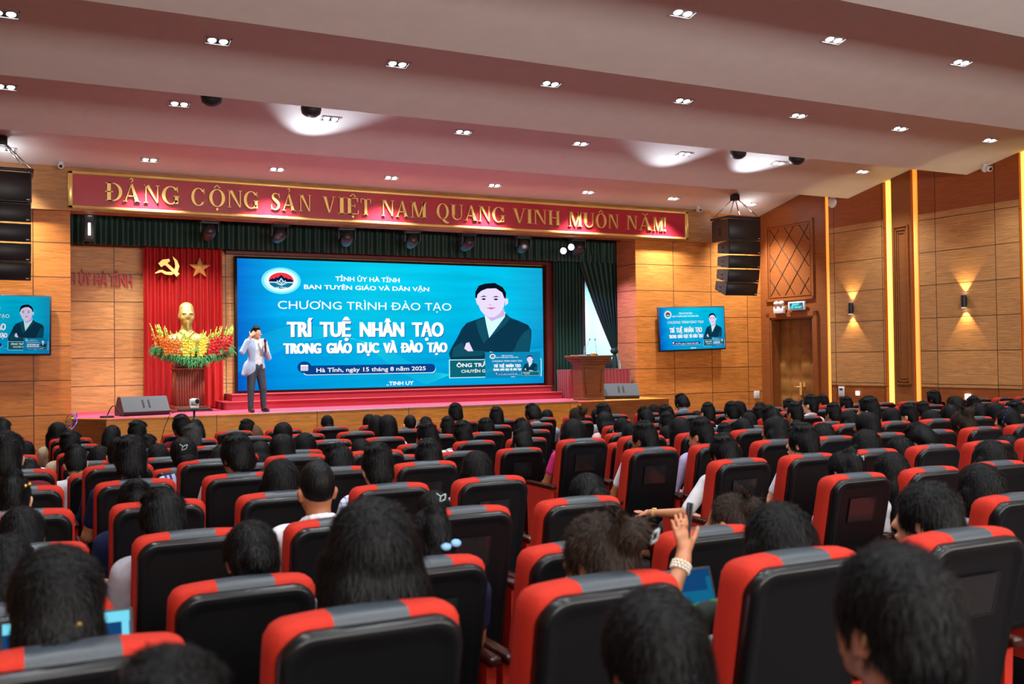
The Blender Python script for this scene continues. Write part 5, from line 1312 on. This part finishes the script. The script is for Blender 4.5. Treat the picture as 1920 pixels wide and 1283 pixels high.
def ARM(s_, elbow=None, wrist=None, g=0, upto=1.0, only=None):
    sh = np.array([s_ * .180, .25, .925]); el = np.array(elbow if elbow else [s_ * .235, .36, .68]); wr = np.array(wrist if wrist else [s_ * .12, .60, .625])
    if upto <= 1: m = sh + (el - sh) * upto; return [('cap', tuple(sh), tuple(m), .050 + g, .050 + g - .010 * upto, .03)]
    o = [('cap', tuple(sh), tuple(el), .050 + g, .038 + g, .03)]
    t = upto - 1; m = el + (wr - el) * t
    o.append(('cap', tuple(el), tuple(m), .038 + g, (.038 - .013 * t) + g, .02))
    return o
LAPH = lambda s_: fingers((s_ * .12, .60, .625), (s_ * .10, .645, .615), (-s_ * .35, 1, -.15), (s_ * 1, .3, 0), curl=-.5, thumb=s_)
BODYM = {}
def build_body(key, yaw=0, pitch=0, arms=None):
    R = rotm(yaw, pitch)
    pr = TORSO() + LEGS() + FEET() + NECK + turn(HEAD, R)
    if arms is None:
        for s_ in (-1, 1): pr += ARM(s_, upto=2.0) + LAPH(s_)
        lo_, hi_ = (-.33, .1, 0), (.33, 1.02, 1.30)
    else:
        pr += arms[0]; lo_, hi_ = arms[1]
    BODYM[key] = blob(pr, .0068, lo_, hi_, 'body_' + key), R
build_body('F'); build_body('L', .42); build_body('R', -.36); build_body('D', 0, -.42)
upEl, upWr = (-.37, .44, .84), (-.235, .50, 1.045)
upArm = ARM(-1, upEl, upWr, upto=2.0) + fingers(upWr, (-.215, .515, 1.09), (-.18, .05, 1), (1, 0, .35), curl=.25, thumb=-1) + ARM(1, upto=2.0) + LAPH(1)
build_body('U', 0, -.15, (upArm, ((-.50, .1, 0), (.33, 1.02, 1.30))))
reEl, reWr = (-.33, .30, .72), (-.46, .53, .70)
reArm = ARM(-1, reEl, reWr, upto=2.0) + fingers(reWr, (-.475, .575, .695), (-.3, 1, -.1), (1, .3, 0), curl=-.3, thumb=1) + ARM(1, upto=2.0) + LAPH(1)
build_body('A', .1, 0, (reArm, ((-.60, .1, 0), (.33, 1.02, 1.30))))
def shirt(key, sleeve=.6, collar=True, armsL=None):
    pr = TORSO(.010)
    for s_ in (-1, 1):
        if s_ < 0 and armsL: pr += ARM(-1, armsL[0], armsL[1], g=.009, upto=sleeve)
        else: pr += ARM(s_, g=.009, upto=sleeve)
    pr += [('-cap', (0, .25, .985), (0, .27, 1.2), .058, .058), ('-box', (0, .4, .40), (.4, .5, .09))]
    if collar:
        for i in range(12):
            a0, a1 = 2 * PI * i / 12 + .3, 2 * PI * (i + 1) / 12 + .3
            if abs(math.sin((a0 + a1) / 2) - 1) < .08: continue
            f = lambda a: (.064 * math.cos(a), .25 + .062 * math.sin(a), 1.005 - .018 * math.sin(a))
            pr.append(('cap', f(a0), f(a1), .014, .014, .01))
    return blob(pr, .0085, (-.52, .1, .38), (.33, .62, 1.06), 'shirt_' + key)
SH = {'short': shirt('short'), 'long': shirt('long', 1.75), 'blouse': shirt('blouse', .5, False), 'U': shirt('U', .8, False, (upEl, upWr)), 'A': shirt('A', .85, True, (reEl, reWr))}
TR = blob(LEGS(.010) + [('ell', (0, .40, .50), (.176, .15, .11), .05), ('-box', (0, .85, .02), (.4, .4, .10))], .012, (-.33, .2, .05), (.33, 1.02, .68), 'trousers')
# ---- hair
SK = [('ell', (0, .263, 1.158), (.087, .106, .112))]
FACE = [('-box', (0, .452, 1.06), (.2, .104, .128)), ('-box', (0, .30, .95), (.2, .12, .105)), ('-ell', (-.092, .285, 1.10), (.03, .026, .036)), ('-ell', (.092, .285, 1.10), (.03, .026, .036))]
FACEL = [('-box', (0, .452, 1.06), (.2, .104, .120))]
def HB(key, pr, lo_=(-.16, .06, .96), hi_=(.16, .42, 1.36), res=.0062): return blob(pr, res, lo_, hi_, 'hair_' + key)
tuft = []
rnd = random.Random(12)
for i in range(14):
    a = rnd.uniform(0, 2 * PI); q = rnd.uniform(.05, .9); tuft.append(('ell', (.085 * q * math.cos(a), .262 + .104 * q * math.sin(a), 1.160 + .108 * math.sqrt(1 - q * q)), (.026, .030, .014), .02))
back = [('ell', (0, .205, 1.10), (.076, .052, .075), .02)]
HAIR = {}
HAIR['m'] = HB('short', SK + back + tuft + FACE)
HAIR['g'] = HAIR['m']; HAIR['x'] = HAIR['m']
HAIR['s'] = HB('crop', [('ell', (0, .266, 1.160), (.081, .100, .107)), ('-box', (0, .452, 1.06), (.2, .108, .135)), ('-box', (0, .30, .99), (.2, .2, .085)), ('-ell', (-.09, .285, 1.10), (.035, .03, .045)), ('-ell', (.09, .285, 1.10), (.035, .03, .045))])
HAIR['t'] = HB('thinning', SK + back + FACE + [('-ell', (0.0, .24, 1.281), (.036, .046, .022)), ('-ell', (.01, .345, 1.25), (.05, .04, .03))])
HAIR['w'] = HB('bob', [('ell', (0, .262, 1.155), (.094, .112, .118)), ('ell', (0, .232, 1.08), (.098, .082, .11), .03)] + FACEL + [('-box', (0, .25, .90), (.3, .3, .075))])
LONG = [('ell', (0, .262, 1.155), (.092, .110, .116)), ('ell', (0, .222, 1.06), (.104, .066, .16), .04), ('cap', (-.055, .205, 1.05), (-.062, .200, .78), .048, .040, .04), ('cap', (.055, .205, 1.05), (.062, .200, .78), .048, .040, .04), ('cap', (0, .200, 1.05), (0, .198, .76), .045, .04, .04), ('cap', (-.088, .262, 1.12), (-.105, .235, .90), .026, .022, .03), ('cap', (.088, .262, 1.12), (.105, .235, .90), .026, .022, .03)]
HAIR['l'] = HB('long', LONG + FACEL, (-.2, .06, .70), (.2, .42, 1.36), .0075); HAIR['n'] = HAIR['l']
HAIR['b'] = HB('low_bun', SK + back + FACE + [('ell', (0, .145, 1.105), (.052, .038, .042), .015)])
HAIR['c'] = HB('clipped_up', SK + back + FACE + [('ell', (0, .165, 1.15), (.055, .040, .072), .02), ('ell', (.01, .19, 1.24), (.04, .04, .03), .02)])
bits = [('cap', (rnd.uniform(-.03, .03), .19, 1.25), (rnd.uniform(-.10, .10), .14 + rnd.uniform(0, .06), 1.25 + rnd.uniform(-.02, .06)), .008, .004, .01) for _ in range(7)]
HAIR['d'] = HB('messy_bun', SK + back + FACE + [('ell', (0, .175, 1.215), (.058, .052, .046), .015), ('ell', (.03, .16, 1.235), (.03, .03, .025), .01)] + bits)
HAIR['p'] = HB('ponytail', SK + back + [('ell', (0, .20, 1.08), (.075, .05, .06), .03)] + FACE + [('ell', (0, .148, 1.07), (.03, .03, .03), .01), ('cap', (0, .150, 1.06), (.01, .185, .92), .034, .045, .02), ('cap', (.01, .185, .92), (.02, .19, .80), .045, .02, .02)], (-.16, .06, .76), (.16, .42, 1.36))
HAIR['h'] = HAIR['p']
# loose strands over each hair volume so it does not read as a smooth cap
def strands(me, n, L_=.035, lift=.004, wd=.0011, seed=1):
    rr = np.random.RandomState(seed)
    nf = len(me.polygons); cen = np.empty(nf * 3); me.polygons.foreach_get('center', cen); cen = cen.reshape(-1, 3); nor = np.empty(nf * 3); me.polygons.foreach_get('normal', nor); nor = nor.reshape(-1, 3)
    out_n = cen - np.array([0, .262, 1.13]); sgn = np.sign((nor * out_n).sum(1).mean()) or 1; nor = nor * sgn
    V = [tuple(v.co) for v in me.vertices]; Fc = [tuple(p.vertices) for p in me.polygons]
    pick = rr.randint(0, nf, n); crown = np.array([0, .23, 1.27])
    for i in pick:
        p = cen[i].copy(); q = nor[i]
        d = np.array([0, 0, -1.]) if p[2] < 1.2 else (p - crown)
        d = d + rr.normal(0, .22, 3); d -= q * (d @ q); l_ = np.linalg.norm(d)
        if l_ < 1e-5: continue
        d /= l_; s2 = np.cross(q, d) * wd * rr.uniform(.6, 1.5); ll = L_ * rr.uniform(.5, 1.3); lf = lift * rr.uniform(.1, 1.6)
        o_ = len(V); pts = [p + q * .0005, p + d * ll * .5 + q * lf * .7 - np.array([0, 0, .15 * ll * .25]), p + d * ll + q * lf - np.array([0, 0, .15 * ll])]
        for a, w_ in zip(pts, (1, .9, .15)): V += [tuple(a - s2 * w_), tuple(a + s2 * w_)]
        Fc += [(o_, o_ + 1, o_ + 3, o_ + 2), (o_ + 2, o_ + 3, o_ + 5, o_ + 4)]
    m2 = bpy.data.meshes.new(me.name); m2.from_pydata(V, [], Fc); m2.polygons.foreach_set('use_smooth', [True] * len(m2.polygons)); m2.update()
    return m2
done_ = {}
for k_, me_ in list(HAIR.items()):
    if me_.name not in done_: done_[me_.name] = strands(me_, 5200 if k_ in 'lp' else 3600 if k_ != 's' else 2200, {'s': .008, 'l': .05, 'p': .04, 'w': .045}.get(k_, .03), {'s': .001, 'd': .009, 'l': .004}.get(k_, .005), seed=len(done_))
    HAIR[k_] = done_[me_.name]
# hair for each material
def hmesh(k, m):
    key = (k, m.name)
    if key not in HC:
        me = HAIR[k].copy() if HAIR[k].materials else HAIR[k]
        if me.materials: me.materials[0] = m
        else: me.materials.append(m)
        HC[key] = me
    return HC[key]
HC = {}
CLO = {'white': (215, 215, 222), 'pale blue': (160, 180, 215), 'light grey': (165, 162, 172), 'navy': (24, 34, 66), 'black': (14, 14, 16), 'pink': (215, 50, 130), 'sky blue': (110, 175, 225), 'lavender': (185, 175, 215), 'beige': (200, 180, 150), 'dark red': (90, 20, 28), 'blush': (228, 190, 190)}
CM = {k: noisy('cloth_' + k.replace(' ', '_'), srgb(*[int(c * .9) for c in v]), srgb(*v), 14, .85, spec=.15, bumpst=.3) for k, v in CLO.items()}
# patterned cloths
def plaid(name, base, line):
    m = bpy.data.materials.new(name); m.use_nodes = True; nt = m.node_tree; b = nt.nodes['Principled BSDF']; L = nt.links.new
    tc = N(nt, 'ShaderNodeTexCoord'); sp = N(nt, 'ShaderNodeSeparateXYZ'); L(tc.outputs['Object'], sp.inputs[0])
    a = math_node(nt, 'LESS_THAN', math_node(nt, 'FRACT', math_node(nt, 'MULTIPLY', sp.outputs['X'], 38)), .3); c = math_node(nt, 'LESS_THAN', math_node(nt, 'FRACT', math_node(nt, 'MULTIPLY', sp.outputs['Z'], 38)), .3)
    s_ = math_node(nt, 'MULTIPLY', math_node(nt, 'ADD', a, c), .5); mx = N(nt, 'ShaderNodeMix'); mx.data_type = 'RGBA'; L(s_, mx.inputs[0]); mx.inputs[6].default_value = (*srgb(*base), 1); mx.inputs[7].default_value = (*srgb(*line), 1)
    L(mx.outputs[2], b.inputs['Base Color']); b.inputs['Roughness'].default_value = .85; return m
CM['blue plaid'] = plaid('cloth_plaid', (215, 220, 235), (110, 135, 180))
CM['blue striped'] = noisy('cloth_stripe', srgb(50, 60, 120), srgb(190, 195, 225), 6, .85, detail=0, vec=(14, .2, .2), lo=.45, hi=.55)
CM['green floral'] = noisy('cloth_floral', srgb(6, 22, 12), srgb(24, 140, 60), 16, .85, detail=1, lo=.44, hi=.5)
CM['grey floral'] = noisy('cloth_greyfloral', srgb(120, 110, 120), srgb(222, 220, 226), 22, .85, detail=1, lo=.42, hi=.52)
CM['pink floral'] = noisy('cloth_pinkfloral', srgb(230, 225, 235), srgb(220, 60, 110), 20, .85, detail=1, lo=.52, hi=.58)
M_tr = mat('dark_trousers', (.02, .02, .026), .8)
shirtof = {94: 'white', 32: 'white', 25: 'blush', 39: 'blue plaid', 21: 'blue striped', 42: 'grey floral', 45: 'grey floral', 44: 'pale blue', 70: 'lavender', 89: 'sky blue', 106: 'white', 125: 'sky blue', 75: 'pink', 65: 'green floral', 55: 'light grey', 13: 'navy', 54: 'light grey', 82: 'white', 91: 'lavender', 114: 'white', 117: 'white', 36: 'white', 37: 'blue plaid', 6: 'beige', 5: 'beige', 53: 'black', 68: 'pink floral', 56: 'navy', 58: 'light grey', 28: 'navy', 20: 'navy', 104: 'beige', 97: 'light grey', 16: 'blush', 8: 'white', 77: 'blush', 85: 'sky blue', 33: 'lavender', 49: 'pale blue', 47: 'blush', 112: 'navy', 111: 'white'}
pal = ['white', 'pale blue', 'light grey', 'navy', 'black', 'white', 'lavender', 'dark red', 'beige', 'blush']
variant = {65: 'U', 94: 'A', 55: 'D', 54: 'D', 25: 'L', 68: 'L', 64: 'L', 66: 'L', 63: 'F', 106: 'L', 120: 'L', 122: 'L', 136: 'F', 137: 'D', 119: 'L', 132: 'D', 134: 'L', 130: 'D', 117: 'D', 113: 'D', 126: 'D', 10: 'D', 38: 'D', 51: 'D', 69: 'D', 52: 'D', 85: 'L', 74: 'L', 114: 'L', 39: 'F', 32: 'F', 13: 'F', 37: 'D', 125: 'D', 3: 'D', 8: 'D', 59: 'D', 58: 'D', 103: 'L', 107: 'L', 109: 'L', 98: 'R', 92: 'F', 83: 'D', 45: 'F', 82: 'L', 91: 'L'}
HD = {'m': 'short black hair', 's': 'close-cropped black hair', 't': 'thinning black hair', 'b': 'low black bun', 'c': 'clipped-up black hair', 'd': 'messy black hair bun', 'l': 'long black hair', 'w': 'black bobbed hair', 'n': 'long brown hair', 'p': 'black ponytail', 'g': 'short greying hair', 'h': 'black ponytail and headband', 'x': 'short black hair'}
HR = {-1: 'bottommost row', 0: 'nearest row', 1: 'second nearest row', 2: 'third nearest row', 3: 'fourth nearest row', 4: 'fifth nearest row', 5: 'sixth nearest row', 6: 'seventh nearest row', 7: 'eighth nearest row', 8: 'ninth nearest row', 9: 'second row from stage', 10: 'front row by stage'}
M_clipgold = mat('gold_clip', srgb(190, 150, 60), .35, .7); M_clipw = mat('pearl_clip', srgb(205, 195, 170), .4); M_clipb = mat('blue_clip', srgb(110, 160, 200), .4); M_clips = mat('clear_clip', (.25, .3, .3), .15)
clipm = {57: (M_clipgold, (.05, .10, .02)), 56: (M_clipw, (0, .12, .0)), 52: (M_clipb, (.03, .12, -.05)), 51: (M_clips, (.0, .12, .05)), 117: (M_clips, (.02, .12, .03)), 68: (M_clips, (.09, .1, .06)), 21: (M_clips, (-.02, .12, .06)), 60: (M_clipgold, (0, .1, -.04))}
def clip_mesh(kind):
    b = MB()
    if kind is M_clipw:
        for i in range(5):
            a = i * 2 * PI / 5; b.ball((.022 * math.cos(a), 0, .022 * math.sin(a)), (.014, .006, .014), 8, 6)
    elif kind is M_clipgold:
        for i in range(4): b.ball((-.03 + .02 * i, 0, -.012 + .008 * i), (.011, .007, .009), 8, 6)
    elif kind is M_clipb:
        for s_ in (-1, 1): b.ball((s_ * .022, 0, s_ * .006), (.024, .010, .016), 10, 6)
    else:
        b.path([(-.02, 0, .03), (.0, 0, .01), (-.01, 0, -.02), (.02, 0, -.01), (.03, 0, .02), (.0, 0, .01)], .004)
    return b
rnd = random.Random(31)
perrow = {}
npeople = 0
for (r, k, X, h, W, kind, pid) in sorted(PEOPLE, key=lambda p: (p[0], p[2])):
    perrow[r] = perrow.get(r, 0) + 1
    var = variant.get(pid, rnd.choice('FFFFLD'))
    if kind in 'lnp' and var == 'D' and r < 3 and pid != 137: var = 'F'
    sx = seat_x(r, k) if r >= 0 else X
    if pid == 63: sx = 1.22; X = 1.22
    dx = max(-.34, min(.34, X - sx)); x = sx + max(-.11, min(.11, dx * .5)); rest = X - x; rest = max(-.26, min(.26, rest))
    y, z = row_y(r), row_z(r)
    if pid == 63: y -= .28
    tgt = 1.27 if var != 'D' else 1.25
    s = max(.84, min(1.07, h / tgt))
    sname = shirtof.get(pid, rnd.choice(pal))
    lb = 'person, %s, %s top, %s from left in %s' % (HD[kind], sname, ordn[perrow[r] - 1], HR[r])
    t = thing('person', lb, 'person', (x, y, z), 0)
    t['group'] = 'audience in ' + HR[r]
    t.rotation_euler = (0, math.asin(max(-.25, min(.25, rest / 1.14))), 0)
    if pid == 125: t.rotation_euler = (-.30, 0, 0); s = 1.05
    t.scale = (s, s, s)
    me, R = BODYM[var]
    if not me.materials: me.materials.append(M_skin[0])
    o = bpy.data.objects.new('body', me); COL.objects.link(o); o.parent = t
    sk_ = M_skin[rnd.choice((0, 0, 1, 2))]
    o.material_slots[0].link = 'OBJECT'; o.material_slots[0].material = sk_
    hm = {'n': M_hairb, 'g': M_hairg, 'd': M_hairdb}.get(kind, M_hair)
    ho = bpy.data.objects.new('hair', hmesh(kind, hm)); COL.objects.link(ho); ho.parent = t
    fw = max(.97, min(1.16, W / (.176 * s))); cen = Vector((0, .262, 1.158)); piv = Vector(PIV)
    ho.matrix_parent_inverse = Matrix.Identity(4)
    ho.matrix_local = Matrix.Translation(piv) @ Matrix(R.tolist()).to_4x4() @ Matrix.Translation(-piv) @ Matrix.Translation(cen) @ Matrix.Diagonal((fw, 1 + (fw - 1) * .6, 1.0, 1)) @ Matrix.Translation(-cen)
    if pid in clipm:
        cm_, off = clipm[pid]; b = clip_mesh(cm_); co = b.build('hair_clip', cm_, ho); co.location = (off[0], .262 - off[1] - .005, 1.14 + off[2])
    if kind == 'h':
        b = MB(); b.path([(.094 * math.cos(a), .30 - .05 * math.sin(a), 1.10 + .175 * math.sin(a)) for a in [PI * i / 12 for i in range(13)]], .011); b.build('headband', CM['navy'], ho)
    sk = 'U' if var == 'U' else 'A' if var == 'A' else ('blouse' if kind in 'lwbcdnph' else rnd.choice(('short', 'short', 'long')))
    sm = SH[sk]
    if not sm.materials: sm.materials.append(CM['white'])
    so = bpy.data.objects.new('shirt', sm); COL.objects.link(so); so.parent = t; so.material_slots[0].link = 'OBJECT'; so.material_slots[0].material = CM[sname]
    if not TR.materials: TR.materials.append(M_tr)
    to = bpy.data.objects.new('trousers', TR); COL.objects.link(to); to.parent = t
    if pid in (94,):
        b = MB(); w0 = Vector(reWr); b.tf = None; b.tube(w0 + Vector((.012, -.02, .0)), w0 + Vector((.0, .002, -.002)), .031, n=16, caps=False); b.tube(w0 + Vector((.01, -.012, .028)), w0 + Vector((.01, -.012, .036)), .017, n=14)
        b.build('wristwatch', M_gold, t)
    if pid == 65:
        b = MB()
        w0 = Vector(upWr); d = (Vector(upWr) - Vector(upEl)).normalized()
        q = d.to_track_quat('Z', 'Y')
        for kk in range(3):
            for i in range(16):
                a = 2 * PI * i / 16 + kk * .2; b.ball(w0 - d * (.012 + kk * .011) + q @ Vector((.031 * math.cos(a), .031 * math.sin(a), 0)), .0062, 6, 5)
        b.build('bracelet', mat('pearls', srgb(215, 205, 190), .3), t)
        M65 = t.matrix_world.copy(); T65 = t
    if pid in (44, 39, 86, 120, 93, 98, 101):
        b = MB(); RR = Matrix(R.tolist()).to_4x4(); b.tf = lambda x_, y_, z_: tuple(piv + (RR @ (Vector((x_, y_, z_)) - piv)))
        for s_ in (-1, 1):
            b.path([(s_ * .031 + .024 * math.cos(a), .392, 1.125 + .018 * math.sin(a)) for a in [2 * PI * i / 12 for i in range(13)]], .0018, 5); b.path([(s_ * .055, .392, 1.13), (s_ * .08, .34, 1.132), (s_ * .084, .27, 1.13)], .0018, 5)
        b.path([(-.007, .394, 1.127), (.007, .394, 1.127)], .0018, 5); b.build('glasses', M_chrome, t)
    npeople += 1
print('people', npeople)
# phone held by the raised hand
s65 = T65.scale[0]; base = Vector(T65.location)
R65 = T65.rotation_euler.to_matrix()
def at65(p): return base + R65 @ (Vector(p) * s65)
pc = at65((-.185, .54, 1.16))
t = thing('smartphone', 'dark smartphone in the raised hand with the pearl bracelet', 'phone', pc); t.rotation_euler = (.15, .1, 1.15)
b = MB(); b.rbox(-.036, .036, -.004, .004, -.06, .075, .008); b.build('casing', M_black, t)
b = MB(); b.rbox(-.033, .033, .004, .0048, -.056, .071, .0003, 1); b.build('display', mat('phone_glass', (.01, .012, .02), .05), t)
# laptop and tablet glowing between the seats
def lap(x, y, z, rz, lb, w_=.32, tilt=.35, bar=True):
    t = thing('laptop', lb, 'laptop', (x, y, z), rz)
    b = MB(); b.rbox(-w_ / 2, w_ / 2, -.22, 0, 0, .014, .004); b.build('keyboard_base', M_alu, t)
    q = Matrix.Rotation(-tilt, 3, 'X'); b = MB(); b.tf = lambda x_, y_, z_: tuple(q @ Vector((x_, y_, z_)))
    b.rbox(-w_ / 2, w_ / 2, 0, .008, .01, .22, .003, 1); ld_ = b.build('lid', M_black, t)
    b = MB(); b.tf = lambda x_, y_, z_: tuple(q @ Vector((x_, y_, z_))); b.box(-w_ / 2 + .01, w_ / 2 - .01, -.0012, 0, .02, .212); b.build('display', em('laptop_blue', srgb(20, 70, 120), .9), ld_)
    b = MB(); b.tf = lambda x_, y_, z_: tuple(q @ Vector((x_, y_, z_))); b.box(-w_ / 2 + .01, w_ / 2 - .01, -.002, -.0014, .185 if bar else .10, .212 if bar else .14); b.box(w_ / 2 - .03, w_ / 2 - .012, -.002, -.0014, .02, .185); b.build('window_bar', em('laptop_cyan', srgb(120, 220, 245), 1.0) if bar else em('laptop_teal', srgb(20, 110, 150), .8), ld_)
for (kk, lx, tz) in ((-1, .13, .765), (2, 2.02, .675)):
    st_ = seatrec[(0, kk)]; ox_ = lx - st_.location.x
    b = MB(); b.rbox(ox_ - .20, ox_ + .20, .36, .60, tz, tz + .02, .008); tb_ = b.build('writing_tablet', M_armw, st_)
    b = MB(); b.tube((ox_ + .17 if ox_ > 0 else ox_ - .17, .45, .64), (ox_ + .17 if ox_ > 0 else ox_ - .17, .45, tz + .005), .012); b.build('tablet_arm', M_shell, tb_)
lap(.13, 2.76, .28 + .786, .0, 'open laptop with a bright cyan and dark blue display at the lower left', .32)
lap(2.02, 2.76, .28 + .696, -.05, 'open laptop with a blue and teal display on the lap below the raised hand', .34, bar=False)

# ================================================================ the speaker on the stage
PX, PY, PZ = 4.36, 19.93, 0.92
sp = thing('person', 'standing presenter in pale blazer and dark trousers on stage, one hand by his face', 'person', (PX, PY, PZ))
sp.rotation_euler = (0, 0, 0.18)
def hd(c, off): return (c[0] + off[0], c[1] + off[1], c[2] + off[2])
# faces -Y (the hall), head turned to his left
hp = []
for p in HEAD:
    t_ = p[0]; f = lambda c: (-c[0], .262 - c[1] + .0, c[2] - 1.158 + 1.595)
    if t_.endswith('cap'): hp.append((t_, f(p[1]), f(p[2]), *p[3:]))
    else: hp.append((t_, f(p[1]), p[2], *(p[3:])))
pivs = np.array([0, 0, 1.50]); RS = rotm(.34, 0)
hp = turn(hp, RS, pivs)
shL, shR = (-.17, .0, 1.38), (.17, .0, 1.38)
elL, wrL = (-.31, -.08, 1.20), (-.19, -.15, 1.45)
elR, wrR = (.24, -.05, 1.08), (.12, -.22, 1.22)
def limbs(g=0., up=2.0):
    o = []
    for sh, el, wr in ((shL, elL, wrL), (shR, elR, wrR)):
        sh, el, wr = map(np.array, (sh, el, wr))
        o += [('cap', tuple(sh), tuple(el), .050 + g, .040 + g, .03), ('cap', tuple(el), tuple(el + (wr - el) * (up - 1)), .038 + g, .030 + g, .02)]
    return o
def trunk(g=0.): return [('cap', (-.14, 0, 1.385), (.14, 0, 1.385), .055 + g, .055 + g, .05), ('ell', (0, -.005, 1.24), (.165 + g, .105 + g, .18 + g), .05), ('ell', (0, 0, 1.03), (.145 + g, .10 + g, .16 + g), .05), ('ell', (0, .0, .90), (.155 + g, .11 + g, .10 + g), .05)]
def legs(g=0.): return [('cap', (-.08, 0, .86), (-.12, -.02, .48), .085 + g, .062 + g, .03), ('cap', (-.12, -.02, .48), (-.115, .01, .10), .055 + g, .042 + g, .02), ('cap', (.08, 0, .86), (.125, -.03, .48), .085 + g, .062 + g, .03), ('cap', (.125, -.03, .48), (.155, .01, .10), .055 + g, .042 + g, .02)]
pr = trunk() + limbs() + legs() + [('cap', (0, .01, 1.38), (0, .0, 1.52), .055, .052, .03)] + hp
pr += fingers(wrL, (-.165, -.165, 1.51), (.55, -.1, .6), (.4, -.2, -.8), L_=.075, curl=.35, thumb=1)
pr += fingers(wrR, (.115, -.235, 1.265), (-.5, -.3, .4), (0, -.2, 1), L_=.06, curl=1.1, thumb=-1)
for s_, x in ((-1, -.115), (1, .155)): pr += [('cap', (x, .02, .05), (x + s_ * .02, -.14, .035), .04, .032)]
body = mobj('body', blob(pr, .0068, (-.42, -.36, 0), (.42, .22, 1.76), 'presenter'), M_skin[1], sp)
hh_ = []
for p in (SK + back + tuft + FACE):
    f = lambda c: (-c[0], .262 - c[1], c[2] - 1.158 + 1.595); t_ = p[0]
    hh_.append((t_, f(p[1]), f(p[2]), *p[3:]) if t_.endswith('cap') else (t_, f(p[1]), p[2], *p[3:]))
mobj('hair', blob(turn(hh_, RS, pivs), .006, (-.16, -.2, 1.40), (.16, .2, 1.80), 'presenter_hair'), M_hair.copy(), sp)
M_blz = noisy('pale_blazer', srgb(150, 166, 196), srgb(168, 182, 208), 10, .7, spec=.3)
bz = trunk(.022) + limbs(.016, 1.86) + [('ell', (-.12, .02, .86), (.13, .13, .17), .05), ('ell', (.08, .03, .86), (.10, .12, .14), .05), ('cap', (-.18, 0, .95), (-.27, .0, .76), .05, .035, .05)]
bz += [('-box', (.02, -.16, 1.12), (.075, .14, .42)), ('-cap', (0, 0, 1.42), (0, -.03, 1.7), .062, .062), ('-box', (0, -.0, .64), (.5, .4, .06)), ('-ell', (-.0, -.0, .80), (.145, .11, .15))]
mobj('blazer', blob(bz, .008, (-.42, -.3, .60), (.42, .24, 1.50), 'blazer'), M_blz, sp)
b_ = trunk(.010) + [('-box', (0, 0, .80), (.5, .5, .14)), ('-cap', (0, 0, 1.43), (0, -.03, 1.7), .056, .056), ('-cap', (-.17, 0, 1.38), (-.3, 0, 1.2), .03, .03)]
mobj('t_shirt', blob(b_, .009, (-.26, -.2, .88), (.26, .2, 1.48), 'tshirt'), CM['white'].copy(), sp)
mobj('trousers', blob(legs(.014) + [('ell', (0, 0, .90), (.168, .122, .11), .05), ('-box', (0, 0, 1.08), (.5, .5, .13)), ('-box', (0, 0, -.02), (.5, .5, .09))], .009, (-.3, -.2, .04), (.34, .2, 1.0), 'presenter_trousers'), mat('charcoal_trousers', srgb(44, 50, 62), .75), sp)
b = MB(); b.lathe((0, 0, .935), [(.150, -.018), (.158, -.018), (.158, .018), (.150, .018)], 28); b.v = [(x, y * .74, z) for x, y, z in b.v]; bl = b.build('belt', M_black, sp)
b = MB(); b.rbox(.0, .045, -.128, -.116, .918, .952, .003); b.build('buckle', M_chrome, bl)
for x, s_ in ((-.115, -1), (.155, 1)):
    me = blob([('cap', (x, .03, .045), (x + s_ * .02, -.15, .035), .046, .038), ('-box', (x, 0, -.05), (.3, .4, .055))], .008, (x - .1, -.22, -.01), (x + .1, .12, .12), 'shoe'); mobj('shoe', me, M_black, sp)
b = MB(); RR = Matrix(RS.tolist()).to_4x4(); pv = Vector(pivs); b.tf = lambda x_, y_, z_: tuple(pv + RR @ (Vector((x_, y_, z_)) - pv))
for s_ in (-1, 1):
    b.path([(s_ * .031 + .024 * math.cos(a), -.130, 1.562 + .018 * math.sin(a)) for a in [2 * PI * i / 12 for i in range(13)]], .0022, 5); b.path([(s_ * .055, -.13, 1.567), (s_ * .08, -.07, 1.569), (s_ * .084, .0, 1.567)], .002, 5)
b.build('glasses', M_chrome, sp)
rot = Matrix.Rotation(.18, 3, 'Z'); mp_ = Vector((PX, PY, PZ)) + rot @ Vector((.085, -.275, 1.27))
t = thing('microphone', 'black handheld microphone held by the presenter on the stage', 'microphone', mp_); t.rotation_euler = (.25, -.1, 0)
b = MB(); b.tube((0, 0, -.10), (0, 0, .12), .014, .019, 14); b.build('handle', M_black, t)
b = MB(); b.lathe((0, 0, 0), [(.02, .115), (.027, .135), (.030, .16), (.024, .185), (.001, .195)], 16); b.build('mesh_head', mat('mic_mesh', (.05, .05, .055), .5, .5), t)
